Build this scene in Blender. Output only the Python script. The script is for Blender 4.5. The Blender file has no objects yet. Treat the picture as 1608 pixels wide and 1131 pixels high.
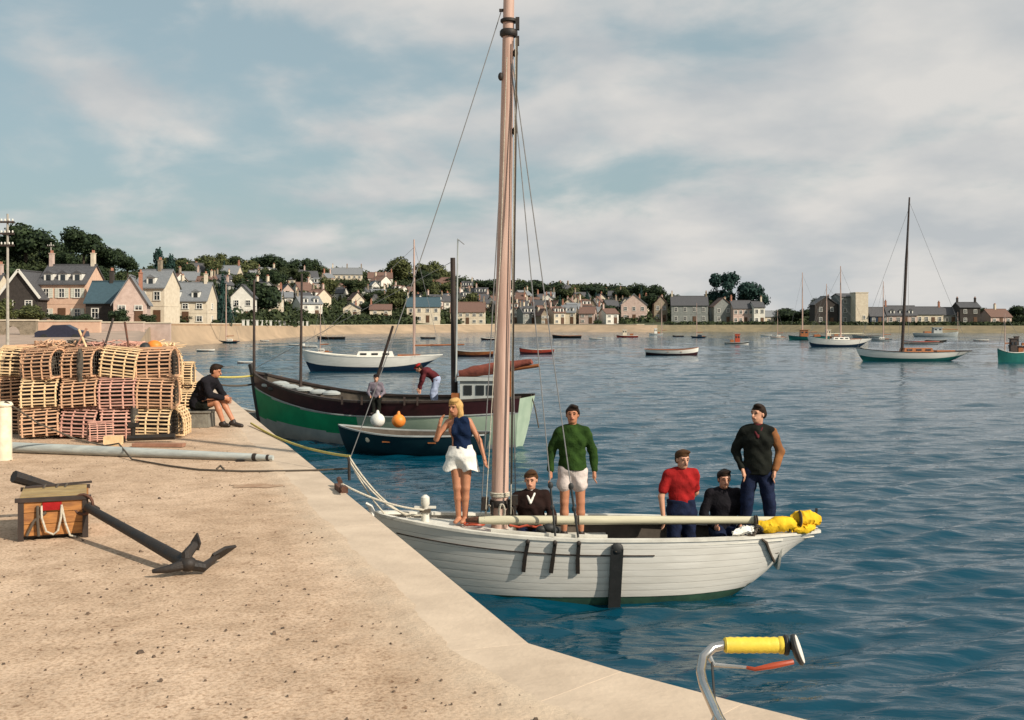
import bpy, math, random
import numpy as np
from mathutils import Vector, Matrix
random.seed(7); rng = np.random.default_rng(11)
sc = bpy.context.scene
# ------------------------------------------------------------ camera, sky, sun, exposure
F, CZ, HZ, CX = 1724.0, 3.5, 500.0, 804.0        # focal length and horizon, in the photograph's pixels; eye height
cam = bpy.data.cameras.new('camera'); camo = bpy.data.objects.new('camera', cam)
sc.collection.objects.link(camo); sc.camera = camo
camo.location = (0, 0, CZ); camo.rotation_euler = (math.radians(90), 0, 0)
cam.sensor_width = 36; cam.lens = 36*F/1608; cam.shift_y = -(565.5-HZ)/1608
cam.clip_start = .1; cam.clip_end = 9000
SUN_AZ, SUN_EL = 127.0, 34.0
w = bpy.data.worlds.new('World'); sc.world = w; w.use_nodes = True
nt = w.node_tree; nt.nodes.clear()
def N(t, **k):
    n = nt.nodes.new(t)
    for a, b in k.items(): setattr(n, a, b)
    return n
out = N('ShaderNodeOutputWorld'); bg = N('ShaderNodeBackground'); bg.inputs[1].default_value = .1
sky = N('ShaderNodeTexSky', sky_type='NISHITA', sun_disc=False, sun_elevation=math.radians(SUN_EL), sun_rotation=math.radians(SUN_AZ))
sky.air_density = 1.0; sky.dust_density = 2.0; sky.ozone_density = 2.0
tint = N('ShaderNodeMix', data_type='RGBA', blend_type='MULTIPLY'); tint.inputs[0].default_value = 1; tint.inputs[7].default_value = (1.12, 1.20, 1.12, 1)
tc = N('ShaderNodeTexCoord'); sep = N('ShaderNodeSeparateXYZ')
add = N('ShaderNodeMath', operation='ADD'); add.inputs[1].default_value = .30
dx = N('ShaderNodeMath', operation='DIVIDE'); dy = N('ShaderNodeMath', operation='DIVIDE'); cmb = N('ShaderNodeCombineXYZ')
ab = N('ShaderNodeMath', operation='ABSOLUTE')
L = nt.links.new
L(tc.outputs['Generated'], sep.inputs[0]); L(sep.outputs[2], ab.inputs[0]); L(ab.outputs[0], add.inputs[0])
L(sep.outputs[0], dx.inputs[0]); L(add.outputs[0], dx.inputs[1]); L(sep.outputs[1], dy.inputs[0]); L(add.outputs[0], dy.inputs[1])
L(dx.outputs[0], cmb.inputs[0]); L(dy.outputs[0], cmb.inputs[1])
mp = N('ShaderNodeMapping'); mp.inputs['Location'].default_value = (3.55, 1.2, 0); mp.inputs['Rotation'].default_value = (0, 0, .35); L(cmb.outputs[0], mp.inputs[0])
n1 = N('ShaderNodeTexNoise'); n1.inputs['Scale'].default_value = 2.5; n1.inputs['Detail'].default_value = 8; n1.inputs['Roughness'].default_value = .52; n1.inputs['Distortion'].default_value = .25
L(mp.outputs[0], n1.inputs['Vector'])
# more cloud towards the east (right), as in the photograph
gx = N('ShaderNodeMath', operation='MULTIPLY_ADD'); gx.inputs[1].default_value = .26; gx.inputs[2].default_value = .04
L(sep.outputs[0], gx.inputs[0])
hzn = N('ShaderNodeMath', operation='MULTIPLY_ADD', use_clamp=True); hzn.inputs[1].default_value = -1.6; hzn.inputs[2].default_value = .16; L(ab.outputs[0], hzn.inputs[0])
gh = N('ShaderNodeMath', operation='ADD'); L(gx.outputs[0], gh.inputs[0]); L(hzn.outputs[0], gh.inputs[1])
sm = N('ShaderNodeMath', operation='ADD'); L(n1.outputs[0], sm.inputs[0]); L(gh.outputs[0], sm.inputs[1])
cr = N('ShaderNodeValToRGB'); cr.color_ramp.interpolation = 'EASE'
cr.color_ramp.elements[0].position = .40; cr.color_ramp.elements[0].color = (.0, .0, .0, 1)
cr.color_ramp.elements[1].position = .64; cr.color_ramp.elements[1].color = (1, 1, 1, 1)
L(sm.outputs[0], cr.inputs[0])
n2 = N('ShaderNodeTexNoise'); n2.inputs['Scale'].default_value = 3.2; n2.inputs['Detail'].default_value = 5; L(mp.outputs[0], n2.inputs['Vector'])
cc = N('ShaderNodeMix', data_type='RGBA'); cc.inputs[6].default_value = (4.7, 4.95, 5.1, 1); cc.inputs[7].default_value = (6.5, 6.35, 6.1, 1)
mr2 = N('ShaderNodeMapRange'); mr2.inputs[1].default_value = .36; mr2.inputs[2].default_value = .64; L(n2.outputs[0], mr2.inputs[0]); L(mr2.outputs[0], cc.inputs[0])
mx = N('ShaderNodeMix', data_type='RGBA')
veil = N('ShaderNodeMix', data_type='RGBA'); veil.inputs[0].default_value = .72; veil.inputs[7].default_value = (3.45, 4.35, 4.5, 1)   # thin high overcast
L(sky.outputs[0], tint.inputs[6]); L(cr.outputs[0], mx.inputs[0]); L(tint.outputs[2], veil.inputs[6]); L(veil.outputs[2], mx.inputs[6]); L(cc.outputs[2], mx.inputs[7])
L(mx.outputs[2], bg.inputs[0]); L(bg.outputs[0], out.inputs[0])
sl = bpy.data.lights.new('sun', 'SUN'); sl.energy = 5.0; sl.angle = math.radians(.5); sl.color = (1, .90, .76)
so = bpy.data.objects.new('sun', sl); sc.collection.objects.link(so)
_a, _e = math.radians(SUN_AZ), math.radians(SUN_EL)
sdir = Vector((math.sin(_a)*math.cos(_e), math.cos(_a)*math.cos(_e), math.sin(_e)))
so.rotation_euler = sdir.to_track_quat('Z', 'Y').to_euler()
so.location = (20, -20, 30)
sc.view_settings.view_transform = 'Standard'; sc.view_settings.look = 'None'
sc.view_settings.exposure = 0.12; sc.view_settings.gamma = 1; sc.view_settings.use_curve_mapping = False
sc.render.engine = 'CYCLES'
# ------------------------------------------------------------ materials
MAT = {}
def mat(name, c1, c2=None, rough=.7, scale=4, bump=.2, detail=5, metal=0, bscale=None, bdist=.01, stretch=(1,1,1), spec=.4):
    if name in MAT: return MAT[name]
    m = bpy.data.materials.new(name); m.use_nodes = True; t = m.node_tree; b = t.nodes['Principled BSDF']
    b.inputs['Roughness'].default_value = rough; b.inputs['Metallic'].default_value = metal
    b.inputs['Specular IOR Level'].default_value = .08 if any(k_ in name for k_ in ('cloth','knit','denim','jacket','sleeve','hair')) else spec
    c2 = c2 or tuple(x*.7 for x in c1)
    co = t.nodes.new('ShaderNodeTexCoord'); ma = t.nodes.new('ShaderNodeMapping'); ma.inputs['Scale'].default_value = stretch
    oi = t.nodes.new('ShaderNodeObjectInfo'); va = t.nodes.new('ShaderNodeVectorMath'); va.operation = 'ADD'
    t.links.new(co.outputs['Object'], va.inputs[0]); t.links.new(oi.outputs['Random'], va.inputs[1])
    t.links.new(va.outputs[0], ma.inputs[0])
    n = t.nodes.new('ShaderNodeTexNoise'); n.inputs['Scale'].default_value = scale; n.inputs['Detail'].default_value = detail; n.inputs['Roughness'].default_value = .6
    t.links.new(ma.outputs[0], n.inputs['Vector'])
    r = t.nodes.new('ShaderNodeValToRGB'); r.color_ramp.elements[0].position = .3; r.color_ramp.elements[1].position = .7
    r.color_ramp.elements[0].color = (*c2, 1); r.color_ramp.elements[1].color = (*c1, 1)
    t.links.new(n.outputs[0], r.inputs[0]); t.links.new(r.outputs[0], b.inputs['Base Color'])
    if bump:
        n3 = t.nodes.new('ShaderNodeTexNoise'); n3.inputs['Scale'].default_value = bscale or scale*4; n3.inputs['Detail'].default_value = 4
        t.links.new(ma.outputs[0], n3.inputs['Vector'])
        bp = t.nodes.new('ShaderNodeBump'); bp.inputs['Strength'].default_value = bump; bp.inputs['Distance'].default_value = bdist
        t.links.new(n3.outputs[0], bp.inputs['Height']); t.links.new(bp.outputs[0], b.inputs['Normal'])
    MAT[name] = m; return m
mat('hull_white', (.86,.83,.76), (.72,.69,.62), .42, 3, .15, stretch=(.6,.6,4))
mat('hull_seam', (.55,.52,.47), None, .7)
mat('deck_white', (.72,.70,.62), (.52,.50,.44), .55, 5)
mat('antifoul', (.05,.12,.07), (.02,.05,.04), .6, 4)
mat('mast_wood', (.62,.44,.36), (.36,.22,.17), .45, 2.2, .3, stretch=(5,5,.35))
mat('boom_wood', (.62,.58,.42), (.45,.42,.30), .5, 3, .2, stretch=(.4,5,5))
mat('dark_wood', (.055,.035,.028), (.02,.015,.012), .6, 5)
mat('sole_wood', (.10,.08,.06), (.05,.04,.03), .7, 5)
mat('black_iron', (.013,.013,.014), (.030,.020,.013), .6, 12, .4)
mat('rust', (.14,.055,.03), (.04,.025,.02), .8, 14, .5)
mat('rope', (.62,.58,.48), (.35,.31,.24), .85, 40, .5)
mat('rope_dark', (.10,.08,.06), None, .9, 40)
mat('rope_yellow', (.60,.50,.12), (.40,.33,.1), .8, 30)
mat('wire', (.22,.22,.22), (.15,.15,.15), .5, 20)
mat('black_rubber', (.018,.02,.02), (.03,.03,.03), .6, 8)
mat('yellow_cloth', (.85,.55,.03), (.62,.36,.02), .7, 6, .5, bdist=.02)
mat('orange_buoy', (.85,.27,.03), (.6,.18,.03), .5, 6)
mat('white_buoy', (.75,.74,.68), (.55,.55,.5), .5, 6)
mat('lath', (.74,.46,.28), (.40,.22,.13), .75, 6, .3)
mat('lath_pale', (.86,.64,.38), (.55,.36,.19), .75, 6, .3)
mat('lath_red', (.72,.42,.32), (.40,.19,.15), .75, 6, .3)
mat('lining', (.03,.018,.015), (.012,.009,.008), .95, 20)  # near-black of the shell added inside the pots as their shade
mat('net', (.10,.09,.07), (.05,.04,.035), .9, 20)
mat('spar_grey', (.46,.49,.46), (.28,.30,.29), .5, 2.5, .25, stretch=(.5,5,5))
mat('pole_grey', (.42,.39,.34), (.28,.26,.22), .8, 5)
mat('post_white', (.80,.74,.58), (.60,.50,.36), .6, 5)
mat('crate_wood', (.50,.22,.06), (.20,.08,.03), .7, 5, .4, stretch=(1,4,4))
mat('crate_top', (.42,.30,.13), (.24,.16,.07), .7, 6, .4)
mat('plank_red', (.38,.20,.13), (.22,.11,.07), .7, 6)
mat('stone_block', (.24,.23,.19), (.13,.12,.10), .85, 9, .5)
mat('skin', (.58,.31,.20), (.50,.25,.16), .55, 8, .05)
mat('skin_tan', (.48,.22,.12), (.38,.16,.09), .5, 8, .05)
mat('blonde_hair', (.66,.42,.17), (.45,.26,.09), .5, 30, .6, stretch=(3,3,.6))
mat('brown_hair', (.09,.045,.02), (.04,.02,.01), .5, 30, .6)
mat('dark_hair', (.03,.018,.012), (.015,.01,.008), .5, 30, .6)
mat('navy_cloth', (.010,.022,.060), (.006,.013,.035), .8, 10, .4, bdist=.02)
mat('white_cloth', (.82,.80,.74), (.68,.66,.6), .8, 8, .4, bdist=.02)
mat('green_knit', (.032,.068,.014), (.014,.034,.009), .9, 9, .6, bdist=.02)
mat('khaki_cloth', (.42,.35,.20), (.28,.23,.13), .85, 9, .5, bdist=.02)
mat('black_knit', (.018,.016,.02), (.01,.01,.012), .9, 9, .6, bdist=.02)
mat('brown_knit', (.03,.014,.012), (.012,.010,.009), .9, 5, .6, bdist=.02)
mat('red_cloth', (.36,.018,.018), (.20,.012,.012), .85, 7, .5, bdist=.02)
mat('denim', (.014,.022,.055), (.01,.013,.028), .85, 14, .4, bdist=.02)
mat('jacket_dark', (.016,.018,.014), (.008,.009,.008), .85, 6, .5, bdist=.02)
mat('sleeve_brown', (.30,.13,.05), (.14,.06,.03), .85, 6, .5)  # sunlit brown of one jacket sleeve, the sunlight put into the colour
mat('maroon_cloth', (.12,.025,.03), (.06,.012,.015), .85, 6, .5)
mat('blue_work', (.38,.44,.60), (.25,.3,.42), .85, 6, .5)
mat('grey_cloth', (.22,.19,.22), (.12,.1,.12), .85, 6, .5)
mat('shoe_leather', (.025,.018,.015), None, .5, 9)
mat('eye', (.03,.02,.015), None, .2, 9, 0)
mat('lip', (.30,.09,.07), None, .5, 9, 0)
mat('green_hull', (.014,.32,.13), (.010,.22,.09), .35, 2, .1)
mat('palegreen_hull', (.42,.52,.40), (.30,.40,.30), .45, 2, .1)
mat('maroon_hull', (.05,.014,.018), (.025,.01,.012), .4, 3, .1)
mat('greywhite_hull', (.42,.44,.42), (.28,.31,.31), .5, 3, .1)
mat('bluegreen_hull', (.008,.035,.045), (.006,.02,.03), .35, 3, .1)
mat('navy_hull', (.012,.03,.06), None, .4, 3, .1)
mat('red_hull', (.35,.05,.03), None, .4, 3, .1)
mat('teal_hull', (.02,.16,.14), None, .4, 3, .1)
mat('varnish', (.36,.13,.045), (.2,.07,.025), .35, 5, .1)
mat('glass_dark', (.02,.025,.03), (.015,.018,.02), .12, 3, 0, spec=.8)
mat('chrome', (.62,.62,.60), (.45,.43,.4), .22, 9, .05, metal=1)
mat('yellow_grip', (.80,.62,.06), (.62,.45,.05), .5, 12, .2)
mat('red_paint', (.45,.07,.03), (.3,.05,.02), .4, 8, .1)
mat('cycle_paint', (.03,.07,.14), None, .3, 8, .05)
mat('wall_cream', (.66,.58,.45), (.52,.44,.33), .85, 2, .3, bdist=.02)
mat('wall_white', (.74,.71,.63), (.6,.57,.5), .85, 2, .3)
mat('wall_pink', (.64,.44,.32), (.54,.35,.25), .85, 2, .3)
mat('wall_rose', (.55,.42,.36), (.42,.31,.26), .85, 2, .3)
mat('wall_stone', (.32,.26,.19), (.17,.14,.10), .9, 3, .6, bdist=.04)
mat('wall_dark', (.055,.045,.04), (.03,.026,.022), .9, 3, .5)
mat('wall_grey', (.26,.27,.25), (.18,.19,.18), .9, 2, .4)
mat('slate', (.095,.095,.10), (.05,.05,.055), .6, 3, .6, bdist=.03, stretch=(1,1,5))
mat('slate_blue', (.055,.10,.125), (.035,.065,.08), .55, 3, .6, bdist=.03, stretch=(1,1,5))
mat('slate_light', (.22,.23,.24), (.14,.15,.16), .6, 3, .6, bdist=.03, stretch=(1,1,5))
mat('tile_brown', (.19,.11,.085), (.11,.065,.05), .8, 3, .6, bdist=.03, stretch=(1,1,5))
mat('trim_white', (.75,.73,.66), (.62,.6,.54), .6, 6, .1)
mat('shutter_pale', (.60,.60,.52), (.5,.5,.42), .6, 6, .1)
mat('door_brown', (.12,.06,.03), None, .6, 6)
mat('brick', (.42,.20,.13), (.28,.12,.08), .9, 6, .5)
mat('seawall', (.44,.28,.16), (.26,.17,.11), .9, .9, .6, bdist=.05, stretch=(1,1,3))
mat('sand', (.44,.32,.21), (.28,.21,.14), .95, .25, .4)
mat('shingle', (.24,.19,.11), (.14,.12,.07), .95, .5, .4)
mat('street', (.42,.31,.24), (.30,.23,.18), .95, .4, .4)
mat('land', (.075,.085,.035), (.035,.045,.02), .95, .15, .5)
mat('bark', (.07,.05,.035), (.04,.03,.02), .95, 8, .6)
mat('quay_side', (.22,.19,.15), (.08,.08,.06), .9, 1.5, .8, bdist=.04, stretch=(1,1,2))
mat('pebble', (.16,.11,.075), (.06,.045,.035), .9, 8)
mat('gull_white', (.75,.75,.74), (.6,.6,.6), .7, 9)
def leafmat(name, c1, c2):
    m = bpy.data.materials.new(name); m.use_nodes = True; t = m.node_tree; b = t.nodes['Principled BSDF']
    b.inputs['Roughness'].default_value = .75; b.inputs['Specular IOR Level'].default_value = .2
    g = t.nodes.new('ShaderNodeNewGeometry'); r = t.nodes.new('ShaderNodeValToRGB')
    r.color_ramp.elements[0].color = (*c2, 1); r.color_ramp.elements[1].color = (*c1, 1)
    t.links.new(g.outputs['Random Per Island'], r.inputs[0]); t.links.new(r.outputs[0], b.inputs['Base Color'])
    MAT[name] = m; return m
leafmat('leaf_dark', (.035,.055,.022), (.010,.020,.010))
leafmat('leaf_mid', (.050,.065,.024), (.014,.024,.010))
leafmat('leaf_olive', (.095,.105,.036), (.028,.036,.014))
leafmat('leaf_blue', (.022,.055,.045), (.008,.024,.02))
# ------------------------------------------------------------ mesh builder
def lerp(a, b, t): return a + (b-a)*t
def interp(x, xs, ys): return float(np.interp(x, xs, ys))
def P(px, py, D): return Vector(((px-CX)*D/F, D, CZ-(py-HZ)*D/F))
class MB:
    def __init__(s): s.v = []; s.f = []; s.m = []; s.smooth = False
    def add(s, vs, fs, mi=0):
        o = len(s.v); s.v += [tuple(q) for q in vs]
        for f in fs: s.f.append(tuple(i+o for i in f)); s.m.append(mi)
        return s
    def box(s, c, size, rz=0, mi=0, R=None, taper=1.0):
        R = R or Matrix.Rotation(rz, 3, 'Z'); c = Vector(c); hx, hy, hz = size[0]/2, size[1]/2, size[2]/2
        vs = []
        for z in (-1, 1):
            k = taper if z > 0 else 1
            for x, y in ((-1,-1),(1,-1),(1,1),(-1,1)): vs.append(c + R @ Vector((x*hx*k, y*hy*k, z*hz)))
        return s.add(vs, [(3,2,1,0),(4,5,6,7),(0,1,5,4),(1,2,6,5),(2,3,7,6),(3,0,4,7)], mi)
    def beam(s, p0, p1, w, h, mi=0, up=(0,0,1)):
        p0, p1 = Vector(p0), Vector(p1); x = (p1-p0); l = x.length; x.normalize(); up = Vector(up)
        y = up.cross(x)
        if y.length < 1e-4: y = Vector((0,1,0)).cross(x)
        y.normalize(); z = x.cross(y)
        R = Matrix((x, y, z)).transposed()
        return s.box((p0+p1)/2, (l, w, h), R=R, mi=mi)
    def tube(s, pts, r, n=8, mi=0, cap=True):
        pts = [Vector(p) for p in pts]; m = len(pts)
        rs = r if isinstance(r, (list, tuple)) else [r]*m
        rings = []; prev = None
        for i, p in enumerate(pts):
            d = (pts[min(i+1, m-1)]-pts[max(i-1, 0)]).normalized()
            if prev is None:
                a = d.cross(Vector((0,0,1)));
                if a.length < .01: a = d.cross(Vector((1,0,0)))
            else: a = prev - d*prev.dot(d)
            a.normalize(); prev = a; b = d.cross(a)
            rings.append([p + (a*math.cos(2*math.pi*k/n) + b*math.sin(2*math.pi*k/n))*rs[i] for k in range(n)])
        vs = [q for rr in rings for q in rr]; fs = []
        for i in range(m-1):
            for k in range(n):
                k2 = (k+1) % n; fs.append((i*n+k, i*n+k2, (i+1)*n+k2, (i+1)*n+k))
        if cap: fs.append(tuple(range(n-1, -1, -1))); fs.append(tuple((m-1)*n+k for k in range(n)))
        s.smooth = s.smooth or n > 5
        return s.add(vs, fs, mi)
    def lathe(s, c, prof, n=14, mi=0, R=None):   # profile of (radius, height)
        c = Vector(c); R = R or Matrix.Identity(3); vs = []; fs = []
        for r, z in prof:
            for k in range(n):
                a = 2*math.pi*k/n; vs.append(c + R @ Vector((r*math.cos(a), r*math.sin(a), z)))
        for i in range(len(prof)-1):
            for k in range(n):
                k2 = (k+1) % n; fs.append((i*n+k, i*n+k2, (i+1)*n+k2, (i+1)*n+k))
        fs.append(tuple(range(n-1, -1, -1))); fs.append(tuple((len(prof)-1)*n+k for k in range(n)))
        s.smooth = True
        return s.add(vs, fs, mi)
    def ell(s, c, r, n=14, m=9, mi=0, R=None):
        prof = []
        c = Vector(c); R = R or Matrix.Identity(3); vs = []; fs = []
        for i in range(m):
            th = math.pi*(i+.02)/(m-1+.04)-math.pi/2
            for k in range(n):
                a = 2*math.pi*k/n; vs.append(c + R @ Vector((r[0]*math.cos(th)*math.cos(a), r[1]*math.cos(th)*math.sin(a), r[2]*math.sin(th))))
        for i in range(m-1):
            for k in range(n):
                k2 = (k+1) % n; fs.append((i*n+k, i*n+k2, (i+1)*n+k2, (i+1)*n+k))
        fs.append(tuple(range(n-1, -1, -1))); fs.append(tuple((m-1)*n+k for k in range(n)))
        s.smooth = True
        return s.add(vs, fs, mi)
    def grid(s, rows, mi=0, close=False):
        n = len(rows[0]); vs = [q for r in rows for q in r]; fs = []
        for i in range(len(rows)-1):
            for k in range(n-1 if not close else n):
                k2 = (k+1) % n; fs.append((i*n+k, i*n+k2, (i+1)*n+k2, (i+1)*n+k))
        if callable(mi):
            o = len(s.v); s.v += [tuple(q) for q in vs]
            for j, f in enumerate(fs): s.f.append(tuple(i+o for i in f)); s.m.append(mi(j//(n-1 if not close else n), j % (n-1 if not close else n)))
            return s
        return s.add(vs, fs, mi)
def mesh_of(name, b, mats, smooth=None):
    me = bpy.data.meshes.new(name); me.from_pydata(b.v, [], b.f)
    for m in (mats if isinstance(mats, (list, tuple)) else [mats]): me.materials.append(MAT[m])
    if len(me.materials) > 1: me.polygons.foreach_set('material_index', b.m)
    sm = b.smooth if smooth is None else smooth
    if sm:
        me.polygons.foreach_set('use_smooth', [True]*len(me.polygons))
        try: me.set_sharp_from_angle(angle=math.radians(38))
        except Exception: pass
    me.update(); return me
COL = sc.collection
def link(name, me, parent=None, loc=None, rot=None, scale=None):
    o = bpy.data.objects.new(name, me); COL.objects.link(o); o.parent = parent
    if loc is not None: o.location = loc
    if rot is not None: o.rotation_euler = rot
    if scale is not None: o.scale = scale
    return o
def tag(o, label=None, cat=None, group=None, kind=None):
    if label: o['label'] = label
    if cat: o['category'] = cat
    if group: o['group'] = group
    if kind: o['kind'] = kind
    return o
def thing(name, label, cat, loc=(0,0,0), rz=0, group=None):
    o = bpy.data.objects.new(name, None); COL.objects.link(o); o.location = loc; o.rotation_euler = (0,0,rz); o.empty_display_size = .2
    return tag(o, label, cat, group)
def part(name, b, m, root, world=False, smooth=None, kind=None):   # a mesh child; world=True: vertices are given in world space
    if world:
        top = root; off = None
        while top.parent: top = top.parent
        M_ = Matrix.Translation(top.location) @ Matrix.Rotation(top.rotation_euler[2], 4, 'Z'); Mi = M_.inverted()
        b.v = [tuple(Mi @ Vector(q)) for q in b.v]
    o = link(name, mesh_of(name, b, m, smooth), root)
    if kind: o['kind'] = kind
    return o
def struct(name, b, m, smooth=None, kind='structure'):
    o = link(name, mesh_of(name, b, m, smooth)); o['kind'] = kind; return o
def single(name, label, cat, b, m, base, group=None, smooth=None):   # a thing that is one mesh, origin at its base
    base = Vector(base); b.v = [tuple(Vector(q)-base) for q in b.v]
    o = link(name, mesh_of(name, b, m, smooth), None, base); return tag(o, label, cat, group)
def sag(p0, p1, s, n=10):
    p0, p1 = Vector(p0), Vector(p1)
    return [p0.lerp(p1, i/n) - Vector((0,0,s*4*(i/n)*(1-i/n))) for i in range(n+1)]
# ------------------------------------------------------------ water
def build_water():
    NA, NR = 620, 1500
    ang = np.radians(np.linspace(-44, 44, NA)); r = 4.2*np.exp(np.linspace(0, math.log(1500/4.2), NR))
    rr, aa = np.meshgrid(r, ang, indexing='ij'); X = rr*np.sin(aa); Y = rr*np.cos(aa); Z = np.zeros_like(X)
    cell = np.maximum(rr*(math.log(1500/4.2)/NR), rr*math.radians(88)/NA)
    g = np.random.default_rng(5)
    for i in range(130):
        lam = .16*(3.4/.16)**g.random()
        th = math.radians(-80) + g.normal()*.30
        k = 2*math.pi/lam; kx, ky = k*math.cos(th), k*math.sin(th)
        amp = .0062*lam**.90*(.5+g.random())*(1.0 if lam < 1 else lam**-1.1)
        ph = g.random()*6.28
        fade = np.clip((lam/cell-2.2)/3.0, 0, 1)
        wv = np.sin(kx*X + ky*Y + ph + .8*np.sin(.11*X+.07*Y+i))
        Z += amp*fade*wv
    Z = Z*(.75+.35*np.sin(.09*X+.05*Y)*np.sin(.06*Y-.04*X+1))
    Z -= .0
    nv = NR*NA
    # the rest of the disc, coarse and flat
    co = np.stack([X, Y, Z], -1).reshape(-1, 3)
    idx = np.arange(nv).reshape(NR, NA)
    q = np.stack([idx[:-1,:-1], idx[1:,:-1], idx[1:,1:], idx[:-1,1:]], -1).reshape(-1, 4)[:, ::-1]
    a2 = np.radians(np.linspace(44, 316, 40)); r2 = np.array([4.2, 60, 1500.])
    R2, A2 = np.meshgrid(r2, a2, indexing='ij')
    c2 = np.stack([R2*np.sin(A2), R2*np.cos(A2), R2*0], -1).reshape(-1, 3)
    i2 = np.arange(len(c2)).reshape(3, 40)+nv
    q2 = np.stack([i2[:-1,:-1], i2[1:,:-1], i2[1:,1:], i2[:-1,1:]], -1).reshape(-1, 4)[:, ::-1]
    co = np.concatenate([co, c2]); q = np.concatenate([q, q2])
    me = bpy.data.meshes.new('water'); me.vertices.add(len(co)); me.vertices.foreach_set('co', co.ravel().astype(np.float32))
    me.loops.add(q.size); me.loops.foreach_set('vertex_index', q.ravel().astype(np.int32))
    me.polygons.add(len(q)); me.polygons.foreach_set('loop_start', np.arange(0, q.size, 4, dtype=np.int32))
    me.polygons.foreach_set('use_smooth', np.ones(len(q), dtype=bool)); me.update(calc_edges=True)
    m = bpy.data.materials.new('sea_water'); m.use_nodes = True; t = m.node_tree; b = t.nodes['Principled BSDF']
    b.inputs['Base Color'].default_value = (.0010, .041, .070, 1); b.inputs['Roughness'].default_value = .04; b.inputs['IOR'].default_value = 1.33
    b.inputs['Specular IOR Level'].default_value = .5
    c = t.nodes.new('ShaderNodeTexCoord'); mpn = t.nodes.new('ShaderNodeMapping'); mpn.inputs['Scale'].default_value = (.45, 2.0, 1); mpn.inputs['Rotation'].default_value = (0, 0, .12)
    a = t.nodes.new('ShaderNodeTexNoise'); a.inputs['Scale'].default_value = 2.6; a.inputs['Detail'].default_value = 4; a.inputs['Roughness'].default_value = .5
    bp = t.nodes.new('ShaderNodeBump'); bp.inputs['Strength'].default_value = .8; bp.inputs['Distance'].default_value = .055
    t.links.new(c.outputs['Object'], mpn.inputs[0]); t.links.new(mpn.outputs[0], a.inputs['Vector']); t.links.new(a.outputs[0], bp.inputs['Height']); t.links.new(bp.outputs[0], b.inputs['Normal'])
    me.materials.append(m); o = link('water', me); o['kind'] = 'structure'
build_water()
# ------------------------------------------------------------ quay
QZ = 1.5
def edge_x(D): return -.345*D + 2.432
def quay_material():
    m = bpy.data.materials.new('quay_ground'); m.use_nodes = True; t = m.node_tree; b = t.nodes['Principled BSDF']; b.inputs['Roughness'].default_value = .95
    b.inputs['Specular IOR Level'].default_value = .15
    c = t.nodes.new('ShaderNodeTexCoord')
    def noise(s, d=5, r=.6):
        n = t.nodes.new('ShaderNodeTexNoise'); n.inputs['Scale'].default_value = s; n.inputs['Detail'].default_value = d; n.inputs['Roughness'].default_value = r
        t.links.new(c.outputs['Object'], n.inputs['Vector']); return n
    def ramp(n, p0, c0, p1, c1):
        r = t.nodes.new('ShaderNodeValToRGB'); r.color_ramp.elements[0].position = p0; r.color_ramp.elements[0].color = (*c0, 1)
        r.color_ramp.elements[1].position = p1; r.color_ramp.elements[1].color = (*c1, 1); t.links.new(n.outputs[0], r.inputs[0]); return r
    def mul(a, bb, f=1, bt='MULTIPLY'):
        x = t.nodes.new('ShaderNodeMix'); x.data_type = 'RGBA'; x.blend_type = bt; x.inputs[0].default_value = f
        t.links.new(a, x.inputs[6]); t.links.new(bb, x.inputs[7]); return x.outputs[2]
    big = ramp(noise(.45, 4), .32, (.48,.355,.25), .68, (.59,.45,.33))
    med = ramp(noise(2.6, 6, .7), .35, (.80,.76,.72), .62, (1.08,1.06,1.04))
    grit = ramp(noise(38, 3, .7), .36, (.66,.60,.56), .55, (1.06,1.06,1.06))
    speck = ramp(noise(17, 2, .5), .28, (.5,.42,.36), .34, (1,1,1))
    x = mul(big.outputs[0], med.outputs[0]); x = mul(x, grit.outputs[0], .9); x = mul(x, speck.outputs[0], .9)
    # towards the kerb the gravel thins out to bare concrete
    sp_ = t.nodes.new('ShaderNodeSeparateXYZ'); t.links.new(c.outputs['Object'], sp_.inputs[0])
    m1 = t.nodes.new('ShaderNodeMath'); m1.operation = 'MULTIPLY_ADD'; m1.inputs[1].default_value = .345; t.links.new(sp_.outputs[1], m1.inputs[0]); t.links.new(sp_.outputs[0], m1.inputs[2])
    nz = noise(1.7, 5, .65); m2 = t.nodes.new('ShaderNodeMath'); m2.operation = 'MULTIPLY_ADD'; m2.inputs[1].default_value = .9; t.links.new(nz.outputs[0], m2.inputs[0]); t.links.new(m1.outputs[0], m2.inputs[2])
    mr = t.nodes.new('ShaderNodeMapRange'); mr.inputs[1].default_value = 1.85; mr.inputs[2].default_value = 2.60; t.links.new(m2.outputs[0], mr.inputs[0])
    cz_ = ramp(noise(1.3, 8), .3, (.53,.42,.31), .7, (.62,.50,.375)); xx = t.nodes.new('ShaderNodeMix'); xx.data_type = 'RGBA'; t.links.new(mr.outputs[0], xx.inputs[0]); t.links.new(x, xx.inputs[6]); t.links.new(cz_.outputs[0], xx.inputs[7]); x = xx.outputs[2]
    t.links.new(x, b.inputs['Base Color'])
    bp = t.nodes.new('ShaderNodeBump'); bp.inputs['Strength'].default_value = .7; bp.inputs['Distance'].default_value = .012
    t.links.new(noise(26, 6, .75).outputs[0], bp.inputs['Height'])
    bp2 = t.nodes.new('ShaderNodeBump'); bp2.inputs['Strength'].default_value = .5; bp2.inputs['Distance'].default_value = .06
    t.links.new(noise(2.2, 4).outputs[0], bp2.inputs['Height']); t.links.new(bp.outputs[0], bp2.inputs['Normal'])
    t.links.new(bp2.outputs[0], b.inputs['Normal']); MAT['quay_ground'] = m
quay_material()
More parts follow.
